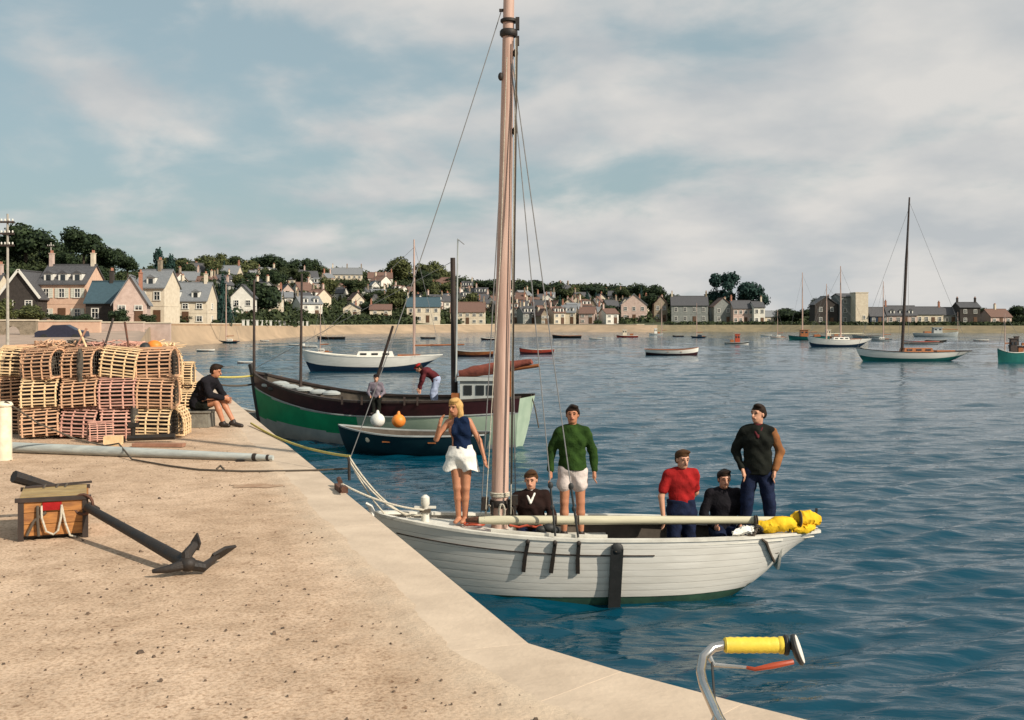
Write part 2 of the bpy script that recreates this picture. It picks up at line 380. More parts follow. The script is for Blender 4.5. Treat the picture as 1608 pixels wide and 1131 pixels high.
mat('coping_stone', (.62,.50,.38), (.46,.365,.275), .9, 1.9, .5, detail=8, bscale=22, bdist=.008, spec=.2)
poly = [(edge_x(42), 42), (edge_x(6.76), 6.76), (.62, 6.22), (1.2, 5.70), (2.2, 4.85), (9, -1.2), (9, -22), (-70, -22), (-70, 75), (-28, 75), (-17.5, 44)]
b = MB(); n = len(poly)
INS = [.48, .54, .76, .85, .85, .85]   # coping width
def inset(pts, d):
    out_ = []
    for i, p in enumerate(pts):
        a, c = Vector(pts[max(i-1,0)]), Vector(pts[min(i+1,len(pts)-1)]); t_ = (c-a).normalized(); nrm = Vector((t_.y, -t_.x))
        out_.append(tuple(Vector(p)+nrm*(d[i] if isinstance(d, list) else d)))
    return out_
edge = poly[:6]
ed_in = inset(edge, INS)
# body of the quay, its top just inside the coping
b.add([(x, y, QZ-.004) for x, y in ed_in+poly[6:]], [tuple(range(n))[::-1]])
struct('quay_ground', b, 'quay_ground')
bw = MB()
edw = inset(edge, .03)
bw.add([(x, y, QZ-.16) for x, y in edw]+[(x, y, -1.5) for x, y in edw], [(i, i+1, len(edge)+i+1, len(edge)+i) for i in range(len(edge)-1)])
pl2 = [poly[0], poly[-1], poly[-2]]
bw.add([(x, y, QZ) for x, y in pl2]+[(x, y, -1.5) for x, y in pl2], [(0,1,4,3),(1,2,5,4)])
qw = struct('quay_wall', bw, 'quay_side')
# coping: long cast slabs, each its own part, open joints between them
def along(pts, s):
    for i in range(len(pts)-1):
        a, c = Vector(pts[i]), Vector(pts[i+1]); l = (c-a).length
        if s <= l or i == len(pts)-2: return a.lerp(c, min(s/l, 1)), (c-a).normalized()
        s -= l
def slab(pa, pb, ia, ib, name='coping_slab', parent=None):
    q = MB(); z1, z0 = QZ+random.uniform(-.0003,.0003), QZ-.17
    A, B, C, D_ = [Vector(x).to_3d() for x in (pa, pb, ib, ia)]
    ctr = (A+B+C+D_)/4; bev = .003
    def ring(z, k): return [Vector((p.x+(ctr.x-p.x)*0, p.y, z)) + (ctr-p).normalized()*k for p in (A, B, C, D_)]
    rs = [ring(z0, 0), ring(z1-bev, 0), ring(z1-bev*.3, bev*.3), ring(z1, bev)]
    q.grid(rs, close=True); q.add(rs[-1], [(0,1,2,3)])
    o = link(name, mesh_of(name, q, 'coping_stone', False), parent); return o
cop = bpy.data.objects.new('quay_coping', None); COL.objects.link(cop); cop['kind'] = 'structure'
# straight run from far to the bend
ln = (Vector(edge[1])-Vector(edge[0])).length; nS = 9
u = (Vector(edge[1])-Vector(edge[0])).normalized(); nn = Vector((u.y, -u.x)); 
for i in range(nS):
    s0, s1 = ln*i/nS, ln*(i+1)/nS-.002
    a0 = Vector(edge[0])+u*s0; a1 = Vector(edge[0])+u*s1
    i0, i1 = a0+nn*lerp(.48,.54,s0/ln), a1+nn*lerp(.48,.54,s1/ln)
    if i == nS-1: a1 = Vector(edge[1]); i1 = Vector(ed_in[1])
    slab(a0, a1, i0, i1, parent=cop)
for i in range(1, 5):
    a0, a1, i0, i1 = Vector(edge[i]), Vector(edge[i+1]), Vector(ed_in[i]), Vector(ed_in[i+1]); k = (a1-a0).normalized()*.0
    if i in (1, 2): slab(a0+k*.5, a1-k*.5, i0+k*.5, i1-k*.5, parent=cop)
    else:
        m_ = 1 if i == 3 else 3
        for j in range(m_): slab(a0.lerp(a1, j/m_)+k*5, a0.lerp(a1, (j+1)/m_)-k*5, i0.lerp(i1, j/m_)+k*5, i0.lerp(i1, (j+1)/m_)-k*5, parent=cop)
# sand and grit that has spread over the inner edge of the coping
gr = MB(); rws = []; r8 = random.Random(9); ii_ = ed_in[:4]; seg = [(ii_[k], ii_[k+1]) for k in range(3)]; ph = [r8.random()*6 for _ in range(8)]
for (a_, b_) in seg:
    a_, b_ = Vector(a_), Vector(b_); l_ = (b_-a_).length; u_ = (b_-a_)/l_; n_ = Vector((-u_.y, u_.x)); m_ = max(2, int(l_/.06))
    for i in range(m_):
        p = a_+u_*l_*i/m_; s_ = p.x*1.7+p.y*1.3
        w9 = .05+.03*math.sin(s_*1.3+ph[0])+.02*math.sin(s_*4.1+ph[1])+.012*math.sin(s_*11.7+ph[2])+r8.uniform(-.012,.012)
        rws.append([(p.x-n_.x*.16, p.y-n_.y*.16, QZ-.0045), (p.x-n_.x*.03, p.y-n_.y*.03, QZ+.0055), (p.x+n_.x*max(w9,.01), p.y+n_.y*max(w9,.01), QZ+.005)])
gr.grid(rws)
struct('sand_drift', gr, 'quay_ground')
# loose grit and small stones
pb = MB()
for i in range(750):
    D = 5.0+16*random.random()**1.5; x = random.uniform(-.50*D-.5, edge_x(max(D, 6.8))-.6) if D > 6.8 else random.uniform(-3.2, .2)
    if D < 6.9 and x > -.75+(6.8-D)*.9: continue
    s = random.uniform(.004, .011)*(1+1.2*(random.random() < .05)); a = random.random()*3.14
    pb.box((x, D, QZ+s*.25), (s*random.uniform(1,2.4), s*1.1, s*.8), rz=a, taper=.6)
struct('loose_gravel', pb, 'pebble', kind='stuff')
# brown stain, a thin crust of dried silt
sb = MB(); c0 = Vector((-3.05, 13.1)); vs = [(c0.x+ (.34+.08*math.sin(3*a+1))*math.cos(a), c0.y+(.15+.04*math.sin(5*a))*math.sin(a), QZ+.002) for a in np.linspace(0, 6.283, 33)[:-1]]
sb.add(vs, [tuple(range(32))]); mat('silt', (.30,.17,.10), (.42,.30,.2), .95, 9, .3); struct('silt_patch', sb, 'silt')
# ------------------------------------------------------------ land, shore and sea wall
SH = ([-1500,-200,150,225,245,280,350,430,520,650,800,1000,1200,1350,1608,3200],
      [60,60,60,75,125,134,150,183,232,255,287,274,287,262,255,255])
PR = ([0,250,400,520,650,1608],[2.6,2.6,2.3,1.8,1.75,1.7])
YC = ([-1500,0,50,100,150,200,250,300,400,500,600,700,800,900,1000,1050,1100,1200,1608,3200],
      [395,395,400,410,422,440,436,434,432,436,442,450,458,463,466,480,489,495,496,496])
DCR = ([-1500,0,200,400,700,1000,1100,3200],[250,250,300,420,450,430,400,400])
def shore(px): return interp(px, *SH)
def prom(px): return interp(px, *PR)
def front(px): return 166. if px < 250 else (interp(px, [250,420,520],[166,205,shore(520)+34]) if px < 520 else shore(px)+34)
def crest(px): D = interp(px, *DCR); return D, CZ+(HZ-interp(px, *YC))*D/F
def landz(px, D):
    Ds = shore(px); pz = prom(px)
    if D < Ds+11:
        return lerp(-1.0, .9, np.clip((D-Ds+3)/13., 0, 1))
    if px < 232: 
        if D < front(px): return lerp(1.3, pz, np.clip((D-72)/40., 0, 1))
    elif D < front(px): return pz
    Dc, zc = crest(px); Df = front(px)
    s = np.clip((D-Df)/(Dc-Df), 0, 1)
    z = pz + (zc-pz)*s**1.1
    if D > Dc: z = zc*math.exp(-(D-Dc)/900.)+1
    return z
lb = MB(); rows = []
pxs = list(range(-1500, -200, 150))+list(range(-200, 1760, 14))+list(range(1800, 3300, 120))
offs = [-3, 0, 4, 8, 11, 11.3, 16, 24, 34, 50, 70, 95, 120, 150, 190, 240, 300, 420, 700, 1400, 2600]
for px in pxs:
    row = []
    for o_ in offs:
        D = shore(px)+o_
        row.append(((px-CX)*D/F, D, landz(px, D)))
    rows.append(row)
lb.grid(rows, mi=lambda i, k: (1 if pxs[i] < 1030 else 3) if k < 4 else (2 if pxs[i] < 236 and offs[k] < 100 else 0)); lb.smooth = True
struct('land', lb, ['land', 'sand', 'street', 'shingle'])
# promenade road behind the sea wall
rb = MB(); rr_ = []
for px in range(250, 1640, 10):
    D0, D1 = shore(px)+12, shore(px)+19; z = prom(px)+.02
    rr_.append([((px-CX)*D0/F, D0, z), ((px-CX)*D1/F, D1, z)])
rb.grid(rr_); mat('road', (.30,.27,.23), (.22,.2,.17), .9, .6, .2); struct('promenade', rb, 'road')
def wall_run(px0, px1, off, ztop, zbot, th, name, label, cat, m, posts=None, hpost=.9, seglen=None):
    root_p = (px0+px1)/2; Dm = shore(root_p)+off
    base = Vector(((root_p-CX)*Dm/F, Dm, zbot))
    t = thing(name, label, cat, base)
    n_ = max(2, int((px1-px0)/12)); q = MB(); rws = []
    for i in range(n_+1):
        px = lerp(px0, px1, i/n_); D = shore(px)+off; x = (px-CX)*D/F; zt = prom(px)+ztop
        rws.append([Vector((x, D, zbot))-base, Vector((x, D, zt))-base, Vector((x, D+th, zt))-base, Vector((x, D+th, zbot))-base])
    q.grid(rws, close=True); q.add(rws[0], [(0,1,2,3)]); q.add(rws[-1], [(3,2,1,0)])
    link('wall_body', mesh_of('wall_body', q, m, False), t)
    cq = MB(); rws = []
    for i in range(n_+1):
        px = lerp(px0, px1, i/n_); D = shore(px)+off; x = (px-CX)*D/F; zt = prom(px)+ztop
        rws.append([Vector((x, D-.08, zt))-base, Vector((x, D-.08, zt+.12))-base, Vector((x, D+th+.08, zt+.12))-base, Vector((x, D+th+.08, zt))-base])
    cq.grid(rws, close=True); link('coping', mesh_of('coping', cq, 'wall_cream', False), t)
    if posts:
        pm = MB().box((0,0,hpost/2), (.34,.34,hpost)); pm.box((0,0,hpost+.05), (.44,.44,.1)); pme = mesh_of('post', pm, 'trim_white')
        for i in range(posts):
            px = lerp(px0, px1, (i+.5)/posts); D = shore(px)+off+th/2; x = (px-CX)*D/F
            link('post', pme, t, Vector((x, D, prom(px)+ztop+.12))-base)
    return t
wall_run(236, 378, 11.3, .25, -.4, .6, 'sea_wall', 'buff stone sea wall below the cream houses, left of the white posts', 'wall', 'seawall')
wall_run(378.5, 486, 11.3, -.55, -.4, .6, 'sea_wall', 'low sea wall topped by a row of short white posts', 'wall', 'wall_cream', posts=15, hpost=1.25)
wall_run(486.5, 1012, 11.3, .1, -.4, .6, 'sea_wall', 'long orange brown sea wall along the beach behind the thick mast', 'wall', 'seawall')
wall_run(1012.5, 1640, 11.3, -.3, -.4, .6, 'sea_wall', 'low weathered sea wall on the right behind the moored yachts', 'wall', 'wall_stone')
# ------------------------------------------------------------ foliage
def crown_mesh(name, m, kind, seed, nleaf=2000, leaf=.075):
    g = np.random.default_rng(seed); pts = []
    if kind == 'round':   lobes = [((g.normal()*.22, g.normal()*.22, g.uniform(-.22,.28)), g.uniform(.2,.32)) for _ in range(15)]
    elif kind == 'col':   lobes = [((g.normal()*.03, g.normal()*.03, z), .13*math.sin(math.pi*(z+.62)/1.24)**.6+.04) for z in np.linspace(-.45,.45,12)]
    elif kind == 'pine':  lobes = [((g.normal()*.30, g.normal()*.25, g.uniform(-.30,.36)), g.uniform(.15,.25)) for _ in range(15)]
    elif kind == 'cone':  lobes = [((g.normal()*.05*(1-z), g.normal()*.05*(1-z), z*.9-.45), .34*(1-z)+.04) for z in np.linspace(0,1,12)]
    else:                 lobes = [((g.uniform(-.45,.45), g.uniform(-.3,.3), g.uniform(-.15,.05)), g.uniform(.16,.28)) for _ in range(16)]
    c = np.array([l[0] for l in lobes]); r = np.array([l[1] for l in lobes])
    pk = r**2/np.sum(r**2); ii = g.choice(len(lobes), nleaf, p=pk)
    d = g.normal(size=(nleaf,3)); d /= np.linalg.norm(d, axis=1)[:,None]
    pos = c[ii] + d*(r[ii]*g.uniform(.72,1.12,nleaf))[:,None]*np.array([1,1,.85])
    nrm = d + g.normal(size=(nleaf,3))*.55; nrm /= np.linalg.norm(nrm, axis=1)[:,None]
    a = np.cross(nrm, g.normal(size=(nleaf,3))); a /= np.linalg.norm(a, axis=1)[:,None]; bb = np.cross(nrm, a)
    s = leaf*g.uniform(.5,1.25,nleaf)[:,None]
    v = np.stack([pos+a*s, pos+bb*s*.7, pos-a*s, pos-bb*s*.7], 1).reshape(-1,3)
    # dark inner volume of twigs and shaded leaves so that crowns are not hollow
    q = MB(); q.v = [tuple(x) for x in v]; q.f = [(4*i,4*i+1,4*i+2,4*i+3) for i in range(nleaf)]; q.m = [0]*nleaf
    for (cx_, cy_, cz_), r_ in lobes: q.ell((cx_,cy_,cz_), (r_*.72, r_*.72, r_*.62), 7, 5)
    return mesh_of(name, q, m, False)
CR = {}
for kind, ms in (('round', ('leaf_dark','leaf_mid','leaf_olive')), ('col', ('leaf_blue',)), ('pine', ('leaf_blue',)), ('cone', ('leaf_blue',)), ('bush', ('leaf_mid','leaf_dark'))):
    CR[kind] = [crown_mesh('crown', m, kind, 10*j+len(kind)+k, {'round':2600,'pine':2200}.get(kind,1200), {'round':.05,'pine':.045,'col':.035,'cone':.04,'bush':.06}[kind]) for k, m in enumerate(ms) for j in range(3 if kind == 'round' else 2)]
def ground(px, D): return landz(px, D)
NT = [0]
def tree(px, ytop, wpx, D, kind='round', label='', cat='tree', var=None, name='tree'):
    zg = ground(px, D)-.1; top = CZ+(HZ-ytop)*D/F; H = max(top-zg, 1.5); W = wpx*D/F
    base = ((px-CX)*D/F, D, zg)
    t = thing({'round':'broadleaf_tree','col':'cypress_tree','cone':'conifer_tree','pine':'pine_tree','bush':'shrub'}[kind], label, cat, base, 0, 'trees of the town and hillside')
    k = .72 if kind in ('round','pine') else .95
    ch = H*k if kind != 'round' else min(H*.8, W*.95)
    cz = H-ch*.5
    cl = CR[kind]; me = cl[(var if var is not None else NT[0]) % len(cl)]; NT[0] += 1
    ext = {'round':.95,'pine':.95,'col':.36,'cone':.8,'bush':1.1}[kind]; exz = {'round':.95,'pine':.85,'col':1.1,'cone':1.05,'bush':.5}[kind]
    link('crown', me, t, (0,0,cz), (0,0,random.random()*6.28), (W/ext, W/ext, ch/exz))
    q = MB(); q.tube([(0,0,0),(W*.01,0,cz*.6),(-W*.01,0,cz+ch*.15)], [W*.05+.05, W*.035+.04, .04], 7)
    for a in (0.3, 2.1, 4.2): q.tube([(0,0,cz*.75), (W*.22*math.cos(a), W*.22*math.sin(a), cz+ch*.12)], [W*.02+.03, .02], 5)
    link('trunk', mesh_of('trunk', q, 'bark'), t)
    return t
# ------------------------------------------------------------ houses
HM = {}
def window_mesh(w_, h_, fr='trim_white'):
    k = (round(w_,2), round(h_,2), fr)
    if k not in HM:
        q = MB(); f = .09
        q.box((0,-.03,h_/2-f/2), (w_,.1,f)); q.box((0,-.03,-h_/2+f/2), (w_+.16,.14,f))
        q.box((-w_/2+f/2,-.03,0), (f,.1,h_-2*f)); q.box((w_/2-f/2,-.03,0), (f,.1,h_-2*f)); q.box((0,-.025,0), (.05,.05,h_-2*f)); q.box((0,-.025,.1), (w_-2*f,.04,.05))
        q.box((0,.01,0), (w_-2*f,.02,h_-2*f), mi=1)
        HM[k] = mesh_of('window', q, [fr, 'glass_dark'])
    return HM[k]
def shutter_mesh(h_):
    k = ('sh', round(h_,2))
    if k not in HM:
        q = MB().box((0,0,0), (.42,.05,h_))
        for i in range(5): q.box((0,-.03,-h_/2+h_*(i+.5)/5), (.34,.02,h_*.12))
        HM[k] = mesh_of('shutter', q, 'shutter_pale')
    return HM[k]
def dormer_mesh(w_, h_, rm):
    k = ('do', round(w_,2), round(h_,2), rm)
    if k not in HM:
        q = MB(); q.box((0,.8,0), (w_,1.7,h_)); q.box((0,-.06,0), (w_*.5,.06,h_*.72), mi=1)
        q.add([(-w_/2-.1,-.2,h_/2),(w_/2+.1,-.2,h_/2),(0,-.2,h_/2+w_*.35),(-w_/2-.1,1.9,h_/2),(w_/2+.1,1.9,h_/2),(0,1.9,h_/2+w_*.35)], [(0,1,2),(5,4,3),(0,2,5,3),(2,1,4,5),(1,0,3,4)], 2)
        HM[k] = mesh_of('dormer', q, ['trim_white','glass_dark',rm])
    return HM[k]
def house(base, rz, w_, d_, h_, rh, wm, rm, label, gable='x', floors=2, cols=3, chim=(-1,1), dormers=0, shutters=False, side=True, name='house', group='houses round the bay', cat='house', door=True, barge=False, winw=.9, chh=1.3):
    t = thing(name, label, cat, base, rz, group)
    q = MB()
    q.box((0,0,h_/2-.6), (w_,d_,h_+1.2))
    if gable == 'x':   # ridge runs along x, gables at the ends
        for s in (-1, 1):
            x0 = s*w_/2; x1 = s*(w_/2-.25)
            q.add([(x0,-d_/2,h_),(x0,d_/2,h_),(x0,0,h_+rh-.05),(x1,-d_/2,h_),(x1,d_/2,h_),(x1,0,h_+rh-.05)], [(0,1,2),(5,4,3),(0,2,5,3),(2,1,4,5)])
    else:
        for s in (-1, 1):
            y0 = s*d_/2; y1 = s*(d_/2-.25)
            q.add([(-w_/2,y0,h_),(w_/2,y0,h_),(0,y0,h_+rh-.05),(-w_/2,y1,h_),(w_/2,y1,h_),(0,y1,h_+rh-.05)], [(0,1,2),(5,4,3),(0,2,5,3),(2,1,4,5)])
    q.box((0,0,h_*.5), (w_+.06,d_+.06,.12), mi=0)
    link('wall', mesh_of('wall', q, wm, False), t)
    r = MB(); o = .3; th = .14
    if gable == 'x':
        for s in (-1, 1):
            y0 = s*(d_/2+o); z0 = h_-o*rh/(d_/2)
            vs = [(-w_/2-.2,y0,z0+.02),(w_/2+.2,y0,z0+.02),(w_/2+.2,0,h_+rh+.02),(-w_/2-.2,0,h_+rh+.02)]
            r.add(vs+[(x,y,z+th) for x,y,z in vs], [(0,1,2,3),(7,6,5,4),(0,4,5,1),(1,5,6,2),(3,7,4,0)])
        r.box((0,0,h_+rh+th), (w_+.3,.3,.14))
    else:
        for s in (-1, 1):
            x0 = s*(w_/2+o); z0 = h_-o*rh/(w_/2)
            vs = [(x0,-d_/2-.25,z0+.02),(x0,d_/2+.25,z0+.02),(0,d_/2+.25,h_+rh+.02),(0,-d_/2-.25,h_+rh+.02)]
            r.add(vs+[(x,y,z+th) for x,y,z in vs], [(0,1,2,3),(7,6,5,4),(0,4,5,1),(1,5,6,2),(3,7,4,0)])
        r.box((0,0,h_+rh+th), (.3,d_+.4,.14))
    ro = link('roof', mesh_of('roof', r, rm, False), t)
    if barge:
        g = MB(); y = -d_/2-.3
        for s in (-1, 1): g.beam((s*(w_/2+.35),y,h_-.2), (0,y,h_+rh+.15), .08, .3)
        link('barge_board', mesh_of('barge_board', g, 'trim_white'), t)
    for s in chim:
        q = MB(); ht = chh
        if gable == 'x': cx_, cy_, cz_ = s*(w_/2-.3), 0, h_+rh
        else: cx_, cy_, cz_ = s*w_*.24, d_*.1, h_+rh*.5
        q.box((cx_,cy_,cz_+ht/2-.3), (.42,.66,ht+.6)); q.box((cx_,cy_,cz_+ht+.05), (.52,.76,.10)); 
        for k in (-.22,.22): q.lathe((cx_,cy_+k,cz_+ht+.1), [(.11,0),(.09,.35)], 7, mi=1)
        link('chimney', mesh_of('chimney', q, [random.choice(['wall_cream','wall_stone','brick','wall_rose']) if wm != 'wall_dark' else 'wall_dark', 'brick'], False), ro)
    wh = min(1.25, h_/floors*.48); wm_ = window_mesh(winw, wh)
    for fl in range(floors):
        z = h_*(fl+.52)/floors
        for c_ in range(cols):
            x = w_*((c_+.5)/cols-.5)
            if fl == 0 and door and c_ == cols//2 and cols > 1:
                dq = MB().box((0,0,0), (.95,.08,1.95)).box((0,-.05,0), (.7,.03,1.6)); dm = HM.setdefault('door', mesh_of('door', dq, 'door_brown'))
                link('door', dm, t, (x, -d_/2-.03, 1.0)); continue
            link('window', wm_, t, (x, -d_/2-.03, z))
            if shutters:
                for s in (-1, 1): link('shutter', shutter_mesh(wh), t, (x+s*(winw/2+.24), -d_/2-.04, z))
    if side:
        for fl in range(floors):
            for c_ in range(max(1, int(d_/3.4))):
                y = d_*((c_+.5)/max(1, int(d_/3.4))-.5)
                link('window', wm_, t, (w_/2+.03, y, h_*(fl+.52)/floors), (0,0,math.pi/2))
    if dormers:
        dm = dormer_mesh(1.15, 1.15, rm)
        for c_ in range(dormers):
            x = w_*((c_+.5)/dormers-.5)*.92
            link('dormer', dm, ro, (x, -d_/2+.35, h_+.65))
    return t
def hp(px, D, z=None): return ((px-CX)*D/F, D, landz(px, D) if z is None else z)
# --- the nearer houses on the left, one by one
house(hp(50,136,2.7), .0, 4.6, 7, 3.4, 3.1, 'wall_dark', 'slate', 'dark stone house, gable end with white barge boards, leftmost of the row', gable='y', cols=2, chim=(), barge=True, side=False, door=False)
house(hp(114,138,2.8), -.04, 5.9, 6, 5.0, 2.3, 'wall_pink', 'slate', 'salmon pink house with pale shutters and three white dormers', cols=3, dormers=3, shutters=True, chim=(-1,1), side=False, chh=1.5, winw=.8)
house(hp(176,134,2.6), .0, 4.5, 5, 2.9, 2.4, 'wall_dark', 'slate_blue', 'low dark house with a blue slate roof beside the pink house', cols=2, chim=(0,), floors=1, side=False)
house(hp(208,131,2.6), .25, 3.7, 6, 2.8, 3.0, 'wall_rose', 'slate_light', 'pale pink gabled house with steep gable and tall chimney', gable='y', cols=2, chim=(1,), side=False, chh=2.0)
house(hp(248,145,2.6), -.1, 3.9, 5, 5.0, 2.2, 'wall_cream', 'slate_light', 'narrow cream house with grey mansard roof and one dormer', cols=2, dormers=1, chim=(.2,), side=False)
house(hp(300,160,2.5), .02, 6.0, 6, 3.6, 2.5, 'wall_cream', 'slate_light', 'wide cream house with two dormers left of the dark conifer', cols=3, dormers=2, chim=(.8,), side=True)
house(hp(-35,150,2.7), .0, 7, 6, 4.4, 2.4, 'wall_cream', 'slate', 'cream house at the left edge partly behind the telegraph pole', cols=3, dormers=2)
# garden and street walls in front of them
def plainwall(px0, px1, D, ytop, th, m, label, arch=None, name='garden_wall'):
    x0, x1 = (px0-CX)*D/F, (px1-CX)*D/F; zt = CZ+(HZ-ytop)*D/F; zb = 1.2
    base = ((x0+x1)/2, D, zb); t = thing(name, label, 'wall', base); q = MB(); W = x1-x0; H = zt-zb
    if arch:
        a0, a1 = arch[0]*W-W/2, arch[1]*W-W/2; ah = arch[2]*H
        q.box(((-W/2+a0)/2,0,H/2), (a0+W/2,th,H)); q.box(((W/2+a1)/2,0,H/2), (W/2-a1,th,H))
        rws = []; cx_ = (a0+a1)/2; ra = (a1-a0)/2
        for i in range(13):
            a = math.pi*i/12; x = cx_-ra*math.cos(a); z = ah-ra+ra*math.sin(a)
            rws.append([(x,-th/2,z),(x,-th/2,H),(x,th/2,H),(x,th/2,z)])
        q.grid(rws, close=True)
        q.add([(a0,-th/2,0),(a0,-th/2,ah-ra),(a0,th/2,ah-ra),(a0,th/2,0)],[(0,1,2,3)])
    else: q.box((0,0,H/2), (W,th,H))
    link('wall_body', mesh_of('wall_body', q, m, False), t)
    c = MB().box((0,0,H+.06), (W+.1,th+.14,.12)); link('coping', mesh_of('coping', c, 'wall_cream', False), t)
    return t
plainwall(-30, 58, 96, 504, .5, 'wall_stone', 'brown stone wall with a dark archway behind the left pots', (.42,.72,.78))
plainwall(60, 158, 100, 505, .4, 'wall_pink', 'pinkish street wall below the salmon pink house')
plainwall(160, 226, 104, 507, .4, 'wall_rose', 'rose coloured wall below the pale gabled house')
plainwall(226, 268, 112, 508, .4, 'wall_rose', 'short low rose wall at the head of the beach')
# parked cars behind the quay
def car(px, D, rz, m, label, s=1.0):
    t = thing('parked_car', label, 'car', ((px-CX)*D/F, D, 1.55), rz, 'cars parked behind the quay')
    prof = [(-2,.35),(-2.02,.75),(-1.75,.92),(-1.1,.98),(-.62,1.38),(.45,1.42),(1.25,1.0),(1.95,.85),(2.02,.4)]
    q = MB(); rws = [[(x,y*(1 if z < 1 else .84),z) for x, z in prof] for y in (-.76,-.70,.70,.76)]
    rws[0] = [(x,-.76*(1 if z < 1.01 else .84),z*.98) for x,z in prof]; rws[3] = [(x,.76*(1 if z < 1.01 else .84),z*.98) for x,z in prof]
    q.grid(rws); q.add(rws[0], [tuple(range(9))]); q.add(rws[3], [tuple(range(8,-1,-1))]); q.smooth = True
    link('body', mesh_of('body', q, m), t)
    g = MB(); g.add([(-.95,-.70,1.0),(1.0,-.70,1.02),(.4,-.655,1.34),(-.55,-.655,1.32)], [(0,1,2,3)]); g2 = MB(); g2.add([(-.95,.70,1.0),(1.0,.70,1.02),(.4,.655,1.34),(-.55,.655,1.32)], [(3,2,1,0)])
    link('window', mesh_of('window', g2, 'glass_dark'), t); link('window', mesh_of('window', g, 'glass_dark'), t)
    for x in (-1.25,1.25):
        for y in (-.72,.72):
            wq = MB().lathe((0,0,0), [(.0,-.09),(.3,-.09),(.33,0),(.3,.09),(0,.09)], 14, R=Matrix.Rotation(math.pi/2,3,'X')); link('wheel', mesh_of('wheel', wq, 'black_rubber'), t, (x,y,.33))
    for y in (-.55,.55):
        link('headlight', mesh_of('headlight', MB().ell((0,0,0), (.05,.1,.1), 8, 6), 'chrome'), t, (-2.0,y,.7))
mat('car_dark', (.03,.03,.05), None, .3, 5, 0); mat('car_red', (.22,.03,.02), None, .35, 5, 0)
car(98, 92, .1, 'car_dark', 'dark rounded parked car behind the lobster pots')
# --- the houses that stand out around the bay
SPECIAL = [
 # px, D, w, d, h, rh, wall, roof, label, kw
 (383,205,4.2,5,4.6,2.2,'wall_white','slate','white gabled house with dark windows right of the conifer',dict(gable='y',cols=2,chim=())),
 (420,225,6,5,3.6,2.0,'wall_cream','slate_light','cream villa with grey roof above the white post parapet',dict(cols=3,chim=(-1,1))),
 (995,322,7.4,6,4.8,3.0,'wall_rose','slate_light','rose coloured villa with grey roof near the end of the orange wall',dict(gable='y',cols=3,chim=(1,))),
 (1035,325,4.0,5,5.2,2.2,'wall_stone','tile_brown','narrow brown stone house under small trees, right of the rose villa',dict(gable='y',cols=2,chim=(1,))),
 (1082,322,10.5,7,5.2,2.6,'wall_grey','slate','grey slate-hung house left of the big pine',dict(cols=4,chim=(-1,1))),
 (1132,324,5.5,6,5.0,2.4,'wall_grey','tile_brown','dull grey brown gabled house below the big pine',dict(gable='y',cols=2,chim=(1,))),
 (1162,322,6.0,6,4.6,2.2,'wall_rose','slate','pinkish house with white window bays below the pine',dict(cols=4,chim=(-1,))),
 (1188,320,3.2,6,5.0,1.6,'wall_white','slate','tall narrow white house right of the pinkish house',dict(cols=2,chim=(1,))),
 (1206,322,4.2,6,2.2,1.6,'wall_cream','slate_light','low cream cottage between white house and hedges',dict(cols=2,floors=1,chim=())),
 (1293,300,6.2,6,5.6,2.2,'wall_dark','slate','dark many-gabled house behind the masts on the right',dict(gable='y',cols=2,chim=(1,))),
 (1327,305,5.4,6,7.6,.8,'wall_grey','slate','tall grey house with flat top beside the cream block',dict(cols=2,chim=(),floors=3)),
 (1375,300,5.4,5,2.4,2.2,'navy_hull','slate','low dark blue house with pale windows right of the cream block',dict(cols=3,floors=1,chim=())),
 (1412,300,8.0,5,2.6,2.4,'wall_rose','slate','long low house just left of the tall dark yacht mast',dict(cols=4,floors=1,dormers=3,chim=(-1,))),
 (1455,300,7.2,5,2.8,1.9,'wall_cream','slate','cream terrace with arched windows right of the tall yacht mast',dict(cols=4,floors=1,chim=(1,))),
 (1486,302,3.6,5,2.6,1.9,'wall_grey','slate','small grey house between cream terrace and two-chimney house',dict(cols=2,floors=1,chim=())),
 (1517,300,5.4,6,4.6,1.3,'wall_dark','slate','dark square house with two pale chimneys at right',dict(cols=2,chim=(-1,1),chh=1.2)),
 (1562,302,6.2,6,2.0,2.0,'wall_rose','tile_brown','low house with pinkish roof near the right edge',dict(cols=3,floors=1,chim=(0,))),
 (1640,300,8,6,3.4,2.2,'wall_white','slate','white house just past the right edge trees',dict(cols=3)),
 (545,405,11,8,4.0,2.4,'wall_cream','slate_light','long cream hotel on the hilltop above the town centre',dict(cols=6,chim=(-1,0,1))),
 (597,412,9,8,3.2,2.2,'wall_white','tile_brown','white house with red brown roof left of the round hilltop tree',dict(cols=4,chim=(1,))),
 (690,420,10,8,3.0,2.4,'wall_white','tile_brown','white house with red brown roof behind the dark boat mast',dict(cols=4,chim=(-1,1))),
 (915,408,9,7,3.4,1.0,'brick','slate','flat-topped brick building among trees on the low crest',dict(cols=4,chim=())),
 (356,330,8,7,3.4,2.6,'wall_cream','slate_light','pale buff house on the slope behind the conifer top',dict(cols=3)),
 (665,300,9,6,4.4,2.4,'wall_cream','slate_blue','cream house with blue slate roof at the foot of the hill, before the dark mast',dict(cols=4,chim=(-1,))),
 (735,302,9.5,6,3.6,2.6,'wall_cream','tile_brown','wide cream house with pinkish roof left of the thick mast',dict(cols=5,chim=(1,))),
]
for (px, D, w_, d_, h_, rh, wm, rm, lab, kw) in SPECIAL:
    if D < 410 and px > 500: D = max(D, front(px)) if D < 330 else D
    house(hp(px, D), random.uniform(-.12,.18), w_, d_, h_, rh, wm, rm, lab, **kw)
